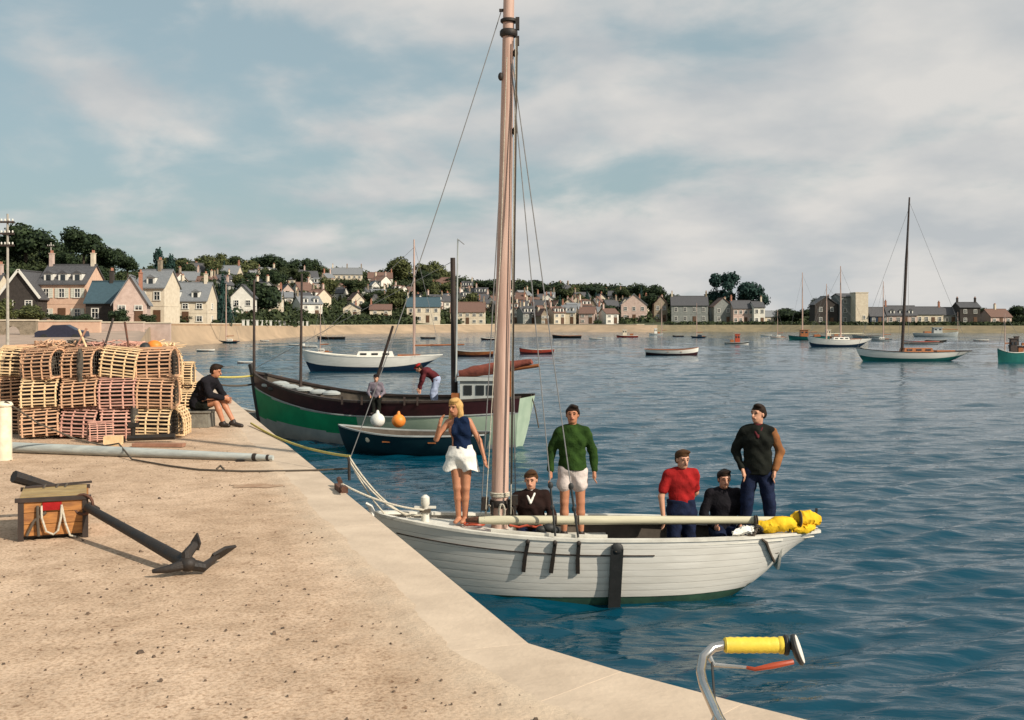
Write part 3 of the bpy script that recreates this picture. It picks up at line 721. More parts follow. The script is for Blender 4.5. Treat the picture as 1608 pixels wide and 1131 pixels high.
# cream block right of the tall grey house
t = thing('cream_block', 'tall plain cream block with blank wall standing on the right shore', 'building', hp(1349, 300))
q = MB().box((0,0,4.2), (3.4,5,8.8)).box((0,0,8.7), (3.6,5.2,.2)); link('wall', mesh_of('wall', q, 'wall_cream', False), t)
link('window', window_mesh(.7, 1.0), t, (1.73, 0, 5.5), (0,0,math.pi/2)); link('window', window_mesh(.7, 1.0), t, (.6, -2.53, 2.0))
# --- the rest of the town, row by row up the slope
ROWN = ['waterfront row', 'second row', 'third row', 'mid hillside', 'upper hillside', 'hilltop']
LM = [(430,'left of the thin foremast'),(472,'behind the thin foremast'),(520,'right of the thin foremast'),(575,'below the hilltop hotel'),(625,'below the round skyline tree'),(672,'just left of the dark mast'),
      (712,'just right of the dark mast'),(752,'just left of the thick mast'),(815,'just right of the thick mast'),(850,'under the two shrouds'),(890,'right of the shrouds'),(935,'below the brick building'),(980,'near the rose villa')]
WALLS = [('wall_cream','cream'),('wall_white','white'),('wall_rose','dusky pink'),('wall_stone','brown stone'),('wall_cream','buff'),('wall_white','whitewashed'),('wall_grey','grey')]
ROOFS = [('slate','dark slate roof'),('slate_light','pale grey roof'),('tile_brown','brown tiled roof'),('slate','dark slate roof')]
used = {}; placed = []
def uniq(lab):
    ords = ['', 'second ', 'third ', 'fourth ', 'fifth ', 'sixth ', 'seventh ']
    k = used.get(lab, 0); used[lab] = k+1
    return lab if k == 0 else ords[min(k,6)]+lab
hr = random.Random(3)
for row, s in enumerate((0.0, .12, .25, .40, .57, .75)):
    px = 395 + hr.uniform(0, 20) if row < 3 else 270+hr.uniform(0,20)
    while px < 1030 - row*12:
        D = front(px)+s*(crest(px)[0]-front(px)) + hr.uniform(-4,4)
        w_ = hr.choice([hr.uniform(2.8, 4.2), hr.uniform(3.6,5.8)]); wp = w_*F/D
        skip = any(abs(px-S[0]) < (S[2]*F/S[1]+wp)*.5 and abs(D-max(S[1], front(S[0]))) < 14 for S in SPECIAL)
        if row >= 1 and hr.random() < (.18 if row < 3 else .18): skip = True
        if row == 0 and px < 630: skip = True
        if not skip:
            wm, wn = hr.choice(WALLS); rm, rn = hr.choice(ROOFS); g = hr.choice('xxy')
            h_ = hr.uniform(2.4, 3.9); cols = max(2, int(w_/2.1))
            lm = min(LM, key=lambda a: abs(a[0]-px))[1]
            near = 'gabled ' if g == 'y' else ('tall ' if h_ > 3.6 else '')
            lab = uniq('%s%s house, %s, %s, %s' % (near, wn, rn, ROWN[row], lm))
            house(hp(px, D), hr.uniform(-.6,.7), w_ if g == 'x' else w_*.75, hr.uniform(5,7), h_, hr.uniform(1.2,2.2), wm, rm, lab, gable=g, cols=cols if g == 'x' else 2,
                  chim=hr.choice([(-1,1),(1,),(-1,),(1,)]), dormers=hr.choice([0,0,2]) if g == 'x' else 0, side=hr.random() < .5)
        px += wp*hr.uniform(1.02, 1.42)
# ------------------------------------------------------------ trees
TREES = [
 (4,372,46,240,'round','dark tree crown at the far left edge behind the pole'),(40,352,66,236,'round','largest dark tree on the left hill, its crown highest of all'),
 (76,376,44,244,'round','dark tree sloping down right of the largest hill tree'),(131,358,50,226,'round','round lollipop shaped dark tree alone above the pink house'),
 (100,396,34,235,'round','low dark tree between the big tree and the round one'),(158,392,34,230,'round','small dark tree right of the round lollipop tree'),
 (178,386,36,228,'round','bushy dark tree above the blue slate roof'),(200,402,28,236,'round','lowest dark tree where the left hill falls away'),
 (28,420,50,190,'round','dark shrubby tree behind the dark gabled house'),(84,425,34,195,'round','dark tree behind the pink house chimney'),(12,455,38,150,'round','yellow green tree at left edge by the pole'),
 (150,415,34,190,'round','dark tree behind and between pink and blue roofed houses'),
 (249,388,17,200,'col','tall narrow cypress above the mansard house'),(266,398,17,202,'col','shorter cypress right of the tall one'),
 (290,404,42,330,'round','flat topped tree right of the two cypresses'),(322,401,52,340,'round','broad skyline tree above the wide cream house'),(362,408,50,350,'round','low skyline tree right of the broad one'),
 (392,411,44,380,'round','low tree on the skyline left of the town centre'),(420,400,42,390,'round','domed skyline tree above the white parapet posts'),(447,404,34,395,'round','smaller domed tree beside the first domed tree'),
 (479,406,26,400,'round','isolated round tree left of the hilltop hotel'),(503,416,26,400,'round','low round tree just left of the hilltop hotel'),
 (350,426,36,166,'cone','tall dark conifer beside the wide cream house'),(340,452,26,167,'cone','shorter dark conifer touching the tall one'),
 (625,404,46,425,'round','large round tree on the skyline left of the pale mast'),(674,410,38,430,'round','round tree on the skyline between two masts'),(700,424,34,430,'round','smaller skyline tree right of the pair'),
 (730,436,44,420,'round','dull green tree right of the dark mast'),(760,440,44,425,'round','dark tree just left of the thick mast'),(590,428,30,420,'round','low tree near the white hilltop house'),
 (822,442,44,400,'round','dark green tree just right of the thick mast'),(852,440,44,405,'round','dark green tree crossed by the shrouds'),(880,452,34,395,'round','lower tree right of the shrouds'),
 (905,447,30,412,'round','tree left of the brick building top'),(945,446,48,400,'round','big dark tree beside the brick building'),(975,450,40,395,'round','yellow green tree left of the flat crowned trees'),
 (1006,446,36,385,'round','dark flat crowned tree, left one of a pair'),(1028,447,34,385,'round','dark flat crowned tree, right one of a pair'),(1050,462,22,350,'round','small brown green tree at the end of the trees'),
 (940,480,50,330,'round','dark spreading tree behind waterfront houses'),(1150,432,50,336,'pine','tall dark pine with clumped crown, left of the pair'),(1178,448,40,334,'pine','lower dark pine with layered crown, right of the pair'),
 (1112,468,30,338,'round','small dark tree left of the tall pine'),(1245,484,40,320,'round','dark clipped trees above the blue fishing boat'),(1232,490,28,318,'round','low green tree between cottage and dark clipped trees'),
 (1285,468,26,312,'round','dark tree in front of the many gabled house'),(1312,478,20,312,'round','small dark tree between the right hand houses'),
 (1545,484,30,330,'round','dark tree right of the two-chimney house'),(1575,486,34,330,'round','dark tree near the right edge'),(1600,480,34,325,'round','dark tree at the right edge'),
 (620,462,40,330,'round','dark green tree in the middle of the town, right of centre'),(585,470,34,300,'round','dark tree low in the town by the hedges'),(500,455,34,330,'round','grey green tree amid the town centre'),
 (440,425,40,370,'round','dark tree among the upper houses on the left slope'),(530,500,30,282,'round','dull green garden tree above the orange wall'),(560,498,34,284,'round','round garden tree above the orange wall'),
 (590,500,28,284,'round','low garden tree at the right of the hedge'),(470,492,26,250,'round','dark garden tree above the white posts'),(405,492,26,222,'round','dark garden tree at the left end of the white posts'),
 (805,470,36,340,'round','dark tree by the foot of the thick mast on shore'),(850,480,30,330,'round','low dark tree under the shrouds on shore'),
]
for (px, yt, wpx, D, kind, lab) in TREES: tree(px, yt, wpx, D, kind, lab, var=(NT[0] % 3) if kind == 'round' and 'dark' in lab else None)
TR = random.Random(17)
for i in range(64):
    px = TR.uniform(270, 1030); s = TR.uniform(.06, .92); D = front(px)+s*(crest(px)[0]-front(px)); h9 = TR.uniform(4.5, 8.5); zg = landz(px, D); yt = HZ-(zg+h9-CZ)*F/D
    lm = min(LM, key=lambda a: abs(a[0]-px))[1]; row = 'near the waterfront' if s < .2 else ('low on the hill' if s < .45 else ('mid hillside' if s < .7 else 'upper hillside'))
    kd = TR.choice(['round','round','round','cone'])
    tree(px, yt, TR.uniform(4,8)*F/D*(.55 if kd == 'cone' else 1), D, kd, uniq('%s garden tree, %s, %s' % (TR.choice(['dark','bushy','green','tall']), row, lm)), var=TR.choice([0,1,3,4,5,6,7,8]))
for (px, yt, wpx, D, lab) in ((46,478,44,126,'dark shrubs in front of the dark gabled house'),(98,493,34,122,'dark garden shrub before the salmon pink house'),(132,496,26,121,'small garden shrub before the right corner of the salmon house'),(190,486,30,120,'dark garden bush in front of the pale gabled house'),(232,497,26,122,'low dark shrub between the gabled and the mansard house'),(286,500,30,158,'low shrubs before the wide cream house'),(318,502,24,160,'small shrub at right of the wide cream house'),(6,470,40,118,'pale green bush at the left edge behind the pole')):
    tree(px, yt, wpx, D, 'round', lab)
# undergrowth and woods on the slopes, that nobody could count
def foliage_mass():
    g = np.random.default_rng(21); V = []; nl = 0
    spots = []
    for _ in range(3400):
        px = g.uniform(-60, 1045); Df = front(px); Dc = crest(px)[0]; s = g.random()**.8*1.06
        D = Df+s*(Dc-Df)
        if px > 380 and s < .08 and g.random() < .4: continue
        spots.append((px, D, g.uniform(1.3,3.3)*(1.0 if s > .3 else .85)*(1.25 if s > .92 else 1)*(.5 if px < 236 else 1)))
    for _ in range(340): px = g.uniform(1045,1640); D = front(px)+g.uniform(12,60); spots.append((px, D, g.uniform(1.4,2.6)))
    for _ in range(330): px = g.uniform(395,640); D = shore(px)+g.uniform(20,34); spots.append((px, D, g.uniform(1.1,2.6)))
    for _ in range(520): px = g.uniform(1045,1640); D = shore(px)+g.uniform(12.5,24); spots.append((px, D, g.uniform(.45,.95)))
    for _ in range(120): px = g.uniform(380,480); D = shore(px)+g.uniform(14,30); spots.append((px, D, g.uniform(.6,1.4)))
    q = MB()
    for (px, D, r) in spots:
        x, z = (px-CX)*D/F, landz(px, D); k = int(70 if r > 1.2 else 50)
        d = g.normal(size=(k,3)); d[:,2] = abs(d[:,2]); d /= np.linalg.norm(d, axis=1)[:,None]
        pos = np.array([x, D, z+r*.1]) + d*r*np.array([1.15,1.15,.95])*g.uniform(.7,1.1,(k,1))
        a = g.normal(size=(k,3)); a /= np.linalg.norm(a, axis=1)[:,None]; bb = np.cross(a, d+.3*g.normal(size=(k,3))); bb /= np.linalg.norm(bb, axis=1)[:,None]
        s = (.11*r+.14)*g.uniform(.6,1.3,(k,1))
        V.append(np.stack([pos+a*s, pos+bb*s*.8, pos-a*s, pos-bb*s*.8], 1).reshape(-1,3))
        q.ell((x, D, z), (r*.8, r*.8, r*.7), 7, 5)
    V = np.concatenate(V); n0 = len(q.v); q.v += [tuple(p) for p in V]
    nq = len(V)//4; q.f += [(n0+4*i, n0+4*i+1, n0+4*i+2, n0+4*i+3) for i in range(nq)]; q.m += [0]*nq
    # two shades
    o = struct('hillside_greenery', q, 'leaf_mid', False, kind='stuff')
foliage_mass()
# telegraph poles at the left
def pole(px, D, ytop, label, thick=.11, arms=2):
    x = (px-CX)*D/F; zt = CZ+(HZ-ytop)*D/F; zb = 1.5 if D < 75 else landz(px, D)-.1
    t = thing('telegraph_pole', label, 'pole', (x, D, zb), 0, 'telegraph poles')
    H = zt-zb; link('pole', mesh_of('pole', MB().tube([(0,0,0),(0,0,H)], [thick, thick*.6], 9), 'pole_grey'), t)
    for i in range(arms):
        a = link('cross_arm', mesh_of('cross_arm', MB().box((0,-.08,0), (1.1*thick*8,.09,.11)), 'dark_wood'), t, (0,0,H-.5-.7*i))
        for k in (-.4,-.15,.15,.4):
            link('insulator', mesh_of('insulator', MB().lathe((k*thick*8.4,-.08,.05), [(.02,0),(.05,.04),(.045,.12),(.02,.15)], 7), 'trim_white'), a)
pole(12, 66, 336, 'pale telegraph pole with cross arms at the left edge', .10, 3)
pole(80, 150, 381, 'thin distant telegraph pole rising behind the pink house', .12, 1)
# ------------------------------------------------------------ boats
mat('maroon_sail', (.26,.07,.045), (.13,.035,.025), .85, 5, .5, bdist=.03)
def lumpy(pts, rs, seed, n=14):
    q = MB(); rr = random.Random(seed); q.tube(pts, rs, n)
    q.v = [tuple(Vector(v)+Vector((rr.uniform(-1,1),rr.uniform(-1,1),rr.uniform(-1,1)))*.013) for v in q.v]; return q
def densify(pts, rs, k=5):
    P_, R_ = [], []
    for i in range(len(pts)-1):
        for j in range(k): P_.append(pts[i].lerp(pts[i+1], j/k)); R_.append(lerp(rs[i], rs[i+1], j/k))
    return P_+[pts[-1]], R_+[rs[-1]]
class Hull:
    def __init__(s, L, B, zb, zm, zs, draft=.35, tr=.0, tm=.48, pb=.75, ps=2.2, rb=.35, rs=.5, ks=.6, zks=None, em=.42, pk=1.6, bowz=None):
        s.__dict__.update(locals()); s.zks = zs-.15 if zks is None else zks
    def sheer(s, t): return s.zm+(s.zb-s.zm)*max(0,(s.tm-t)/s.tm)**2 if t < s.tm else s.zm+(s.zs-s.zm)*((t-s.tm)/(1-s.tm))**1.7
    def half(s, t):
        if t < s.tm: k = math.sin(math.pi/2*t/s.tm)**s.pb
        else: k = 1-(1-s.tr)*((t-s.tm)/(1-s.tm))**s.ps
        return s.B/2*max(k, 0.0)
    def keel(s, t):
        z = -s.draft
        if t < .14: z = lerp(-s.draft*.25 if s.bowz is None else s.bowz, -s.draft, math.sin(t/.14*math.pi/2))
        if t > s.ks: z = -s.draft+(s.zks+s.draft)*((t-s.ks)/(1-s.ks))**s.pk
        return z
    def pt(s, t, v, side=1, off=0.0, dz=0.0):
        b = s.half(t); zs_, zk = s.sheer(t), s.keel(t)
        e = s.em + (.95-s.em)*max(0, 1-t/.35)**1.5 + (.25*max(0,(t-.7)/.3) if s.tr < .2 else 0)
        y = b*max(v, 0)**e; z = zk+(zs_-zk)*v
        x = t*s.L + s.rb*(1-v)**1.3*(1-t)**5 - s.rs*(1-v)*t**6
        if off:
            dtt = 1e-3; 
            nx = -(s.half(min(t+dtt,1))-s.half(max(t-dtt,0)))/(2*dtt*s.L); n_ = Vector((nx, 1, -.25)).normalized()
            x += n_.x*off; y += n_.y*off; z += n_.z*off*.3
        return Vector((x-s.L/2, y*side, z+dz))
    def vz(s, t, z):
        zs_, zk = s.sheer(t), s.keel(t); return (z-zk)/(zs_-zk)
def ts(n, a=0., b=1.): return [a+(b-a)*(.5-.5*math.cos(math.pi*i/n)) for i in range(n+1)]
def hull_shell(h, n=36, mi=None, vs=(0,.12,.25,.4,.55,.7,.85,1.0), off=0.0, tm_=0):
    q = MB(); q.smooth = True; T = ts(n)
    for sd in (-1, 1):
        rows = [[h.pt(t, v, sd, off) for v in (vs if sd > 0 else vs[::-1])] for t in T]
        q.grid(rows, mi=(lambda i, k: mi(T[i], (vs[k] if sd > 0 else vs[len(vs)-2-k]))) if mi else 0)
    if h.half(1) > .03:
        l = [h.pt(1, v, 1, off) for v in vs]; r = [h.pt(1, v, -1, off) for v in vs]
        q.grid([l, r], mi=tm_)
    return q
def rail(h, w_=.05, hgt=.03, t0=0., t1=1., n=36, inn=.05, z=0.0):
    q = MB(); T = [lerp(t0,t1,i/n) for i in range(n+1)]
    for sd in (-1, 1):
        rows = []
        for t in T:
            p = h.pt(t, 1, sd); k = min(1, abs(p.y)/.08); o_ = Vector((0, sd*.018*k, 0)); i_ = Vector((0, -sd*inn*k, 0))
            rows.append([p+o_+Vector((0,0,z)), p+o_+Vector((0,0,z+hgt)), p+i_+Vector((0,0,z+hgt)), p+i_+Vector((0,0,z))])
        q.grid(rows, close=True); q.add(rows[0], [(0,1,2,3)]); q.add(rows[-1], [(3,2,1,0)])
    return q
def inner(h, t0, t1, floor, n=24, th=.045, top=.0):   # inside of the topsides down to a sole
    q = MB(); q.smooth = True; T = [lerp(t0,t1,i/n) for i in range(n+1)]
    L_, R_ = [], []
    for t in T:
        v = max(0.05, h.vz(t, floor)); 
        vv = [lerp(v, .995, k/4) for k in range(5)]
        R_.append([h.pt(t, x, 1, -th) for x in vv]); L_.append([h.pt(t, x, -1) + Vector((0, th, 0)) for x in vv])
    for r in R_+L_:
        for p in r: p.y = p.y if abs(p.y) > .0 else 0
    q.grid(R_); q.grid(L_)
    q.grid([[L_[i][0], R_[i][0]] for i in range(len(T))])
    return q
def deck(h, t0, t1, drop=.05, n=16, camber=.03, inn=.03):
    q = MB(); q.smooth = True; rows = []
    for i in range(n+1):
        t = lerp(t0, t1, i/n); p = h.pt(t, 1, 1); hw = max(p.y-inn, .004)
        rows.append([Vector((p.x, hw*k, p.z-drop+camber*(1-k*k))) for k in (-1,-.6,-.2,.2,.6,1)])
    q.grid(rows); return q
def strake_part(h, v, m, t0, root, t1=1., w_=.022, name='rubbing_strake', n=40):
    for sd in (-1, 1):
        q = MB(); rows = []
        for i in range(n+1):
            t = lerp(t0, t1, i/n); vv = v(t) if callable(v) else v
            a = h.pt(t, vv, sd); nrm = (h.pt(t, vv, sd)-Vector((h.pt(t, vv, sd).x, 0, a.z))); k = 1 if abs(a.y) > .03 else .3
            o_ = Vector((0, sd*.016*k, 0)); up = Vector((0,0,w_/2))
            rows.append([a-up-o_*.3, a-up+o_, a+up+o_, a+up-o_*.3])
        q.grid(rows, close=True); q.add(rows[0], [(0,1,2,3)]); q.add(rows[-1], [(3,2,1,0)]); part(name, q, m, root)
# ---------------- the white boat with the thick mast
bow, stern = Vector((-1.78, 14.2)), Vector((3.92, 14.02))
mid = (bow+stern)/2; yaw = math.atan2(stern.y-bow.y, stern.x-bow.x)
BL = (stern-bow).length
H = Hull(BL, 1.74, .97, .80, .78, draft=.4, tr=0.10, tm=.5, pb=.72, ps=2.4, rb=.55, rs=.38, ks=.58, zks=.60, em=.36, pk=1.9, bowz=-.25)
boat = thing('sailing_boat', 'white wooden sailing boat with thick mast and people aboard, moored beside the quay', 'boat', (mid.x, mid.y, 0), yaw)
def under(t, v):
    z = H.keel(t)+(H.sheer(t)-H.keel(t))*v
    return 1 if z < .02+.10*t else 0
part('hull', hull_shell(H, 60, under, vs=tuple(np.linspace(0,1,22))), ['hull_seam','antifoul'], boat)
# planks: clinker-laid strakes, each lifted a little off the seam behind it
NPL = 8
for sd in (-1, 1):
    for k in range(NPL):
        q = MB(); q.smooth = True; rows = []; T = ts(44, .004, .998)
        for t in T:
            v0 = max(H.vz(t, .025+.10*t), .0); a_, b_ = lerp(v0, 1, k/NPL), lerp(v0, 1, (k+1)/NPL)
            g = .0022/max(.2, H.sheer(t)-H.keel(t))
            kk = 1 if H.half(t) > .05 else .4
            r = [H.pt(t, a_+g, sd, .002*kk), H.pt(t, a_+g, sd, .0065*kk), H.pt(t, (a_+b_)/2, sd, .0075*kk), H.pt(t, b_-g, sd, .006*kk), H.pt(t, b_-g, sd, .002*kk)]
            rows.append(r if sd > 0 else r[::-1])
        q.grid(rows); o = part('plank', q, 'hull_white', boat)
part('rail', rail(H, inn=.07, hgt=.035, n=60), 'deck_white', boat)
strake_part(H, lambda t: 1-.17/(H.sheer(t)-H.keel(t)), 'dark_wood', .05, boat, .62, .014)
part('foredeck', deck(H, .012, .31, .05), 'deck_white', boat)
part('aft_deck', deck(H, .90, .985, .05), 'deck_white', boat)
part('cockpit_lining', inner(H, .30, .905, .08), 'sole_wood', boat)
for t0, t1, nm in ((.335,.40,'thwart'),(.43,.53,'thwart'),(.755,.90,'aft_platform')):
    q = MB(); rows = []
    for i in range(5):
        t = lerp(t0, t1, i/4); hw = H.half(t)-.07
        hw = H.pt(t, H.vz(t,.56), 1).y-.035; rows.append([Vector((t*BL-BL/2, -hw, z)) for z in (.555,.60)]+[Vector((t*BL-BL/2, hw, z)) for z in (.60,.555)])
    q.grid(rows, close=True); q.add(rows[0], [(0,1,2,3)]); q.add(rows[-1], [(3,2,1,0)]); part(nm, q, 'deck_white' if nm == 'thwart' else 'sole_wood', boat)
for t0 in (.31, .905):     # bulkheads
    q = MB(); x = t0*BL-BL/2; rws = []
    for i in range(9):
        z = lerp(max(.12, H.keel(t0)+.10), H.sheer(t0)-.05, i/8); y = H.pt(t0, H.vz(t0,z), 1).y-.035; rws.append([Vector((x-.015,-y,z)), Vector((x-.015,y,z)), Vector((x+.015,y,z)), Vector((x+.015,-y,z))])
    q.grid(rws, close=True); q.add(rws[-1], [(0,1,2,3)]); part('bulkhead', q, 'deck_white', boat)
# coaming: the white board along the near side under the boom, and on the far side
for sd in (-1, 1):
    q = MB(); rows = []
    for i in range(13):
        t = lerp(.27, .52, i/12); y = sd*(H.half(t)-.10); z = H.sheer(t)-.03; x = t*BL-BL/2; hh = .10 if sd < 0 else .05
        rows.append([Vector((x,y-.015,z)), Vector((x,y-.015,z+hh)), Vector((x,y+.015,z+hh)), Vector((x,y+.015,z))])
    q.grid(rows, close=True); q.add(rows[0], [(0,1,2,3)]); q.add(rows[-1], [(3,2,1,0)]); part('coaming', q, 'deck_white', boat)
    q = MB(); rows = []    # side deck
    for i in range(25):
        t = lerp(.30, .905, i/24); y = H.half(t); z = H.sheer(t)-.02; x = t*BL-BL/2
        rows.append([Vector((x,sd*(y-.005),z)), Vector((x,sd*(y-.15),z+.008)), Vector((x,sd*(y-.15),z-.03)), Vector((x,sd*(y-.005),z-.03))])
    q.grid(rows, close=True); part('side_deck', q, 'deck_white', boat)
# stem head, samson post, rudder
q = MB(); q.tube([H.pt(.0,.45,1)+Vector((.02,0,0)), H.pt(0,.75,1)+Vector((-.01,0,0)), H.pt(0,1,1)+Vector((-.02,0,.0)), H.pt(0,1,1)+Vector((-.05,0,.10)), H.pt(0,1,1)+Vector((-.11,0,.14))], [.035,.035,.04,.035,.02], 8); part('stem', q, 'hull_white', boat)
sx = (667-CX)*14.1/F; 
q = MB(); q.lathe((sx, 14.18, .86), [(.055,0),(.05,.16),(.035,.17),(.035,.21),(.058,.24),(.055,.33),(.02,.36)], 10); q.beam((sx-.14,14.18,1.06),(sx+.14,14.18,1.06),.03,.03); part('samson_post', q, 'deck_white', boat, world=True)
q = MB(); q.box((sx, 14.18, 1.02), (.14,.14,.04)); part('post_lashing', q, 'rope_dark', boat, world=True)
q = MB(); q.tube([(3.70,14.03,.76),(3.78,14.03,.92),(3.88,14.02,1.0)],[.035,.035,.025],8); part('rudder_head', q, 'hull_white', boat, world=True)
q = MB(); q.beam((3.84,13.93,.86),(3.90,14.06,1.06),.03,.03); q.beam((3.76,14.12,.86),(3.80,14.1,.99),.03,.03); q.box((3.72,13.86,.86),(.1,.08,.07)); part('stern_fitting', q, 'black_iron', boat, world=True)
# mast
mx, my = -.155, 14.12
mast_pts = [Vector((mx-.01,my,.3)), Vector((mx,my,1.2)), Vector((mx+.035,my,3.5)), Vector((mx+.08,my,5.6)), Vector((mx+.115,my,7.62))]
q = MB(); q.tube(mast_pts, [.110,.110,.098,.084,.070], 20); part('mast', q, 'mast_wood', boat, world=True)
q = MB()
q.lathe((mx+.112,my,7.14), [(.1,-.02),(.115,0),(.115,.05),(.1,.07)], 14); q.lathe((mx+.113,my,7.30), [(.095,0),(.108,.01),(.108,.04),(.09,.05)], 14)
q.box((mx+.02,my,7.46), (.06,.05,.03)); q.box((mx+.225,my-.03,7.28), (.05,.06,.16)); q.box((mx+.225,my-.03,7.06),(.045,.05,.12)); part('masthead_iron', q, 'black_iron', boat, world=True)
q = MB(); q.lathe((mx,my,1.08), [(.13,0),(.135,.02),(.135,.07),(.13,.09)], 16)
for a in range(5):
    an = a*1.26+.4; c, s_ = math.cos(an), math.sin(an)
    q.lathe((mx+c*.19, my+s_*.19, 1.04), [(.012,-.06),(.018,.02),(.026,.05),(.012,.12)], 7)
q.box((mx-.19,my-.08,1.13), (.09,.08,.17)); q.box((mx+.19,my-.09,1.18), (.08,.07,.12)); q.box((mx+.17,my-.09,1.03), (.08,.07,.12)); part('pin_rail', q, 'black_iron', boat, world=True)
q = MB(); 
for z in (1.22,1.24,1.26): q.lathe((mx,my,z), [(.119,-.01),(.132,0),(.119,.01)], 14)
part('mast_lashing', q, 'rope', boat, world=True)
for k, (dx_, dy_, z_, l_) in enumerate(((-.15,-.10,1.12,.22),(.13,-.13,1.10,.26),(.02,-.16,1.14,.20))):
    q = MB()
    for m_ in range(3): q.tube([(mx+dx_+.035*math.sin(a)+.006*m_, my+dy_-.008*m_, z_-l_/2+(l_/2)*math.cos(a)) for a in np.linspace(0,6.28,15)], .008, 5)
    part('halyard_coil', q, ('rope','rope_dark','rope')[k], boat, world=True)
for (zz, sx2) in ((6.9,.10),(6.6,-.09),(5.9,.09)): part('block', MB().ell((mx+.10+sx2, my-.04, zz), (.035,.03,.055), 10, 7), 'black_iron', boat, world=True)
# standing rigging
top = Vector((mx+.11, my, 7.16))
def wpx(px, py, D): return P(px, py, D)
ch1, ch2, ch0 = wpx(872,846,13.30), wpx(908,848,13.30), wpx(826,850,13.32)
for c_, dd in ((ch1, 1), (ch2, 1)):
    a = top.lerp(c_, .90); q = MB().tube([top, a], .0075, 5); part('shroud', q, 'wire', boat, world=True)
    q = MB(); q.tube([a, c_+Vector((0,0,.03))], .014, 6); q.ell(a, (.035,.02,.045), 9, 6); q.ell(a.lerp(c_,.42), (.03,.02,.04), 9, 6); part('lanyard', q, 'black_rubber', boat, world=True)
def onhull(px, z, off=.02):   # a point on the near side at photograph column px
    best = None
    for i in range(400):
        t = i/399; v = min(max(H.vz(t, z), 0.02), 1); l = H.pt(t, v, -1, off); p = Matrix.Rotation(yaw,3,'Z') @ l + Vector((mid.x, mid.y, 0)); e = abs(p.x*F/p.y+CX-px)
        if best is None or e < best[0]: best = (e, p)
    return best[1]
for px0, px1 in ((828,822),(871,865),(908,907)):
    a, m_, c_ = onhull(px0, .77, .03), onhull((px0+px1)/2, .58, .03), onhull(px1, .40, .03)
    q = MB(); q.beam(a, m_, .018, .045, up=(1,0,0)); q.beam(m_, c_, .018, .05, up=(1,0,0)); q.ell(a+Vector((0,-.01,.02)), (.028,.02,.035), 8, 6); part('chain_plate', q, 'black_iron', boat, world=True)
fs = Vector((-.42, 14.82, .84))
part('shroud', MB().tube([top, fs], .0075, 5), 'wire', boat, world=True); part('shroud', MB().tube([top, Vector((.05,14.92,.82))], .0075, 5), 'wire', boat, world=True)
part('halyard', MB().tube([wpx(810,60,14.05), wpx(806,400,14.05), wpx(802,808,13.95)], .009, 5), 'rope', boat, world=True)
part('halyard', MB().tube([wpx(796,90,13.98), wpx(786,400,13.95), wpx(763,800,13.95)], .006, 5), 'rope', boat, world=True)
part('halyard', MB().tube([wpx(812,60,14.0), wpx(809,300,14.0), wpx(803,760,13.95)], .012, 5), 'rope_dark', boat, world=True)
# boom with its lashings, resting low over the cockpit
b0, b1 = wpx(752,817,13.72), wpx(1236,817,13.80)
bm = MB().tube([b0, b0.lerp(b1,.05), b0.lerp(b1,.5), b1], [.042,.055,.056,.045], 14); boom = part('boom', bm, 'boom_wood', boat, world=True)
part('boom_jaw', MB().tube([b0+Vector((-.16,.10,-.02)), b0+Vector((-.03,.02,0)), b0+Vector((.08,0,0))], [.025,.04,.047], 8), 'rust', boat, world=True)
for px in (907, 872, 1187):
    p = wpx(px, 817, 13.73); q = MB()
    for k in (-.012, .012): q.lathe((p.x+k, p.y, p.z), [(.057,-.008),(.066,0),(.057,.008)], 12, R=Matrix.Rotation(math.pi/2,3,'Y'))
    part('boom_lashing', q, 'rope_dark', boat, world=True)
# dark and red odds and ends lying under the boom on the near side deck
q = MB(); q.smooth = True
for px, z, r in ((850,.90,.05),(862,.92,.055),(872,.89,.05)): p = wpx(px,830,13.52); q.ell((p.x,p.y,z), (r*1.4,r,r), 10, 7)
p = wpx(860,830,13.5); single('oilskin_bundle', 'small dark bundle lying on the white side deck below the boom', 'bundle', q, 'black_rubber', (p.x,p.y,.86))
q = MB(); pts = [wpx(x, y, 13.55) for x, y in ((800,825),(815,828),(828,825),(842,828),(850,825))]; q.tube(pts, .014, 7); single('red_rope', 'short red brown rope lying along the white coaming', 'rope', q, 'red_paint', pts[0])
q = MB()
for i in range(4):
    c_ = Vector((-.48+.04*i, 14.0+.02*i, .878+.018*i)); r = .13-.012*i
    q.tube([c_+Vector((r*math.cos(a), r*.7*math.sin(a), .006*math.sin(3*a))) for a in np.linspace(0, 6.28, 20)], .013, 6)
single('coiled_line', 'dark red coiled rope on the foredeck beside the feet of the girl', 'rope', q, 'red_paint', (-.45,14.0,.87))
# black plank fender hung over the side, and a rope at the quarter
a, c_ = onhull(968, .80, .07), onhull(966, -.15, .07)
q = MB(); q.beam(onhull(970,.74,.06), onhull(966,-.25,.10)+Vector((-.03,-.05,0)), .15, .05, up=(0,1,0)); q.ell(onhull(970,.74,.06), (.075,.03,.07), 12, 7)
fd = thing('plank_fender', 'black upright plank fender hanging over the white hull amidships', 'fender', onhull(968,.0,.07)); part('plank', q, 'black_rubber', fd, world=True)
q = MB(); q.tube([onhull(967,.86,.03), onhull(968,.70,.09)], .012, 6); part('rope', q, 'rope_dark', fd, world=True)
q = MB(); pts = [onhull(1196,.80,.03), onhull(1203,.74,.03), onhull(1208,.62,.03), onhull(1212,.53,.03), onhull(1215,.45,.03)]; q.tube(pts, [.012,.02,.018,.016,.02], 7); part('quarter_rope', q, 'rope_dark', boat, world=True)
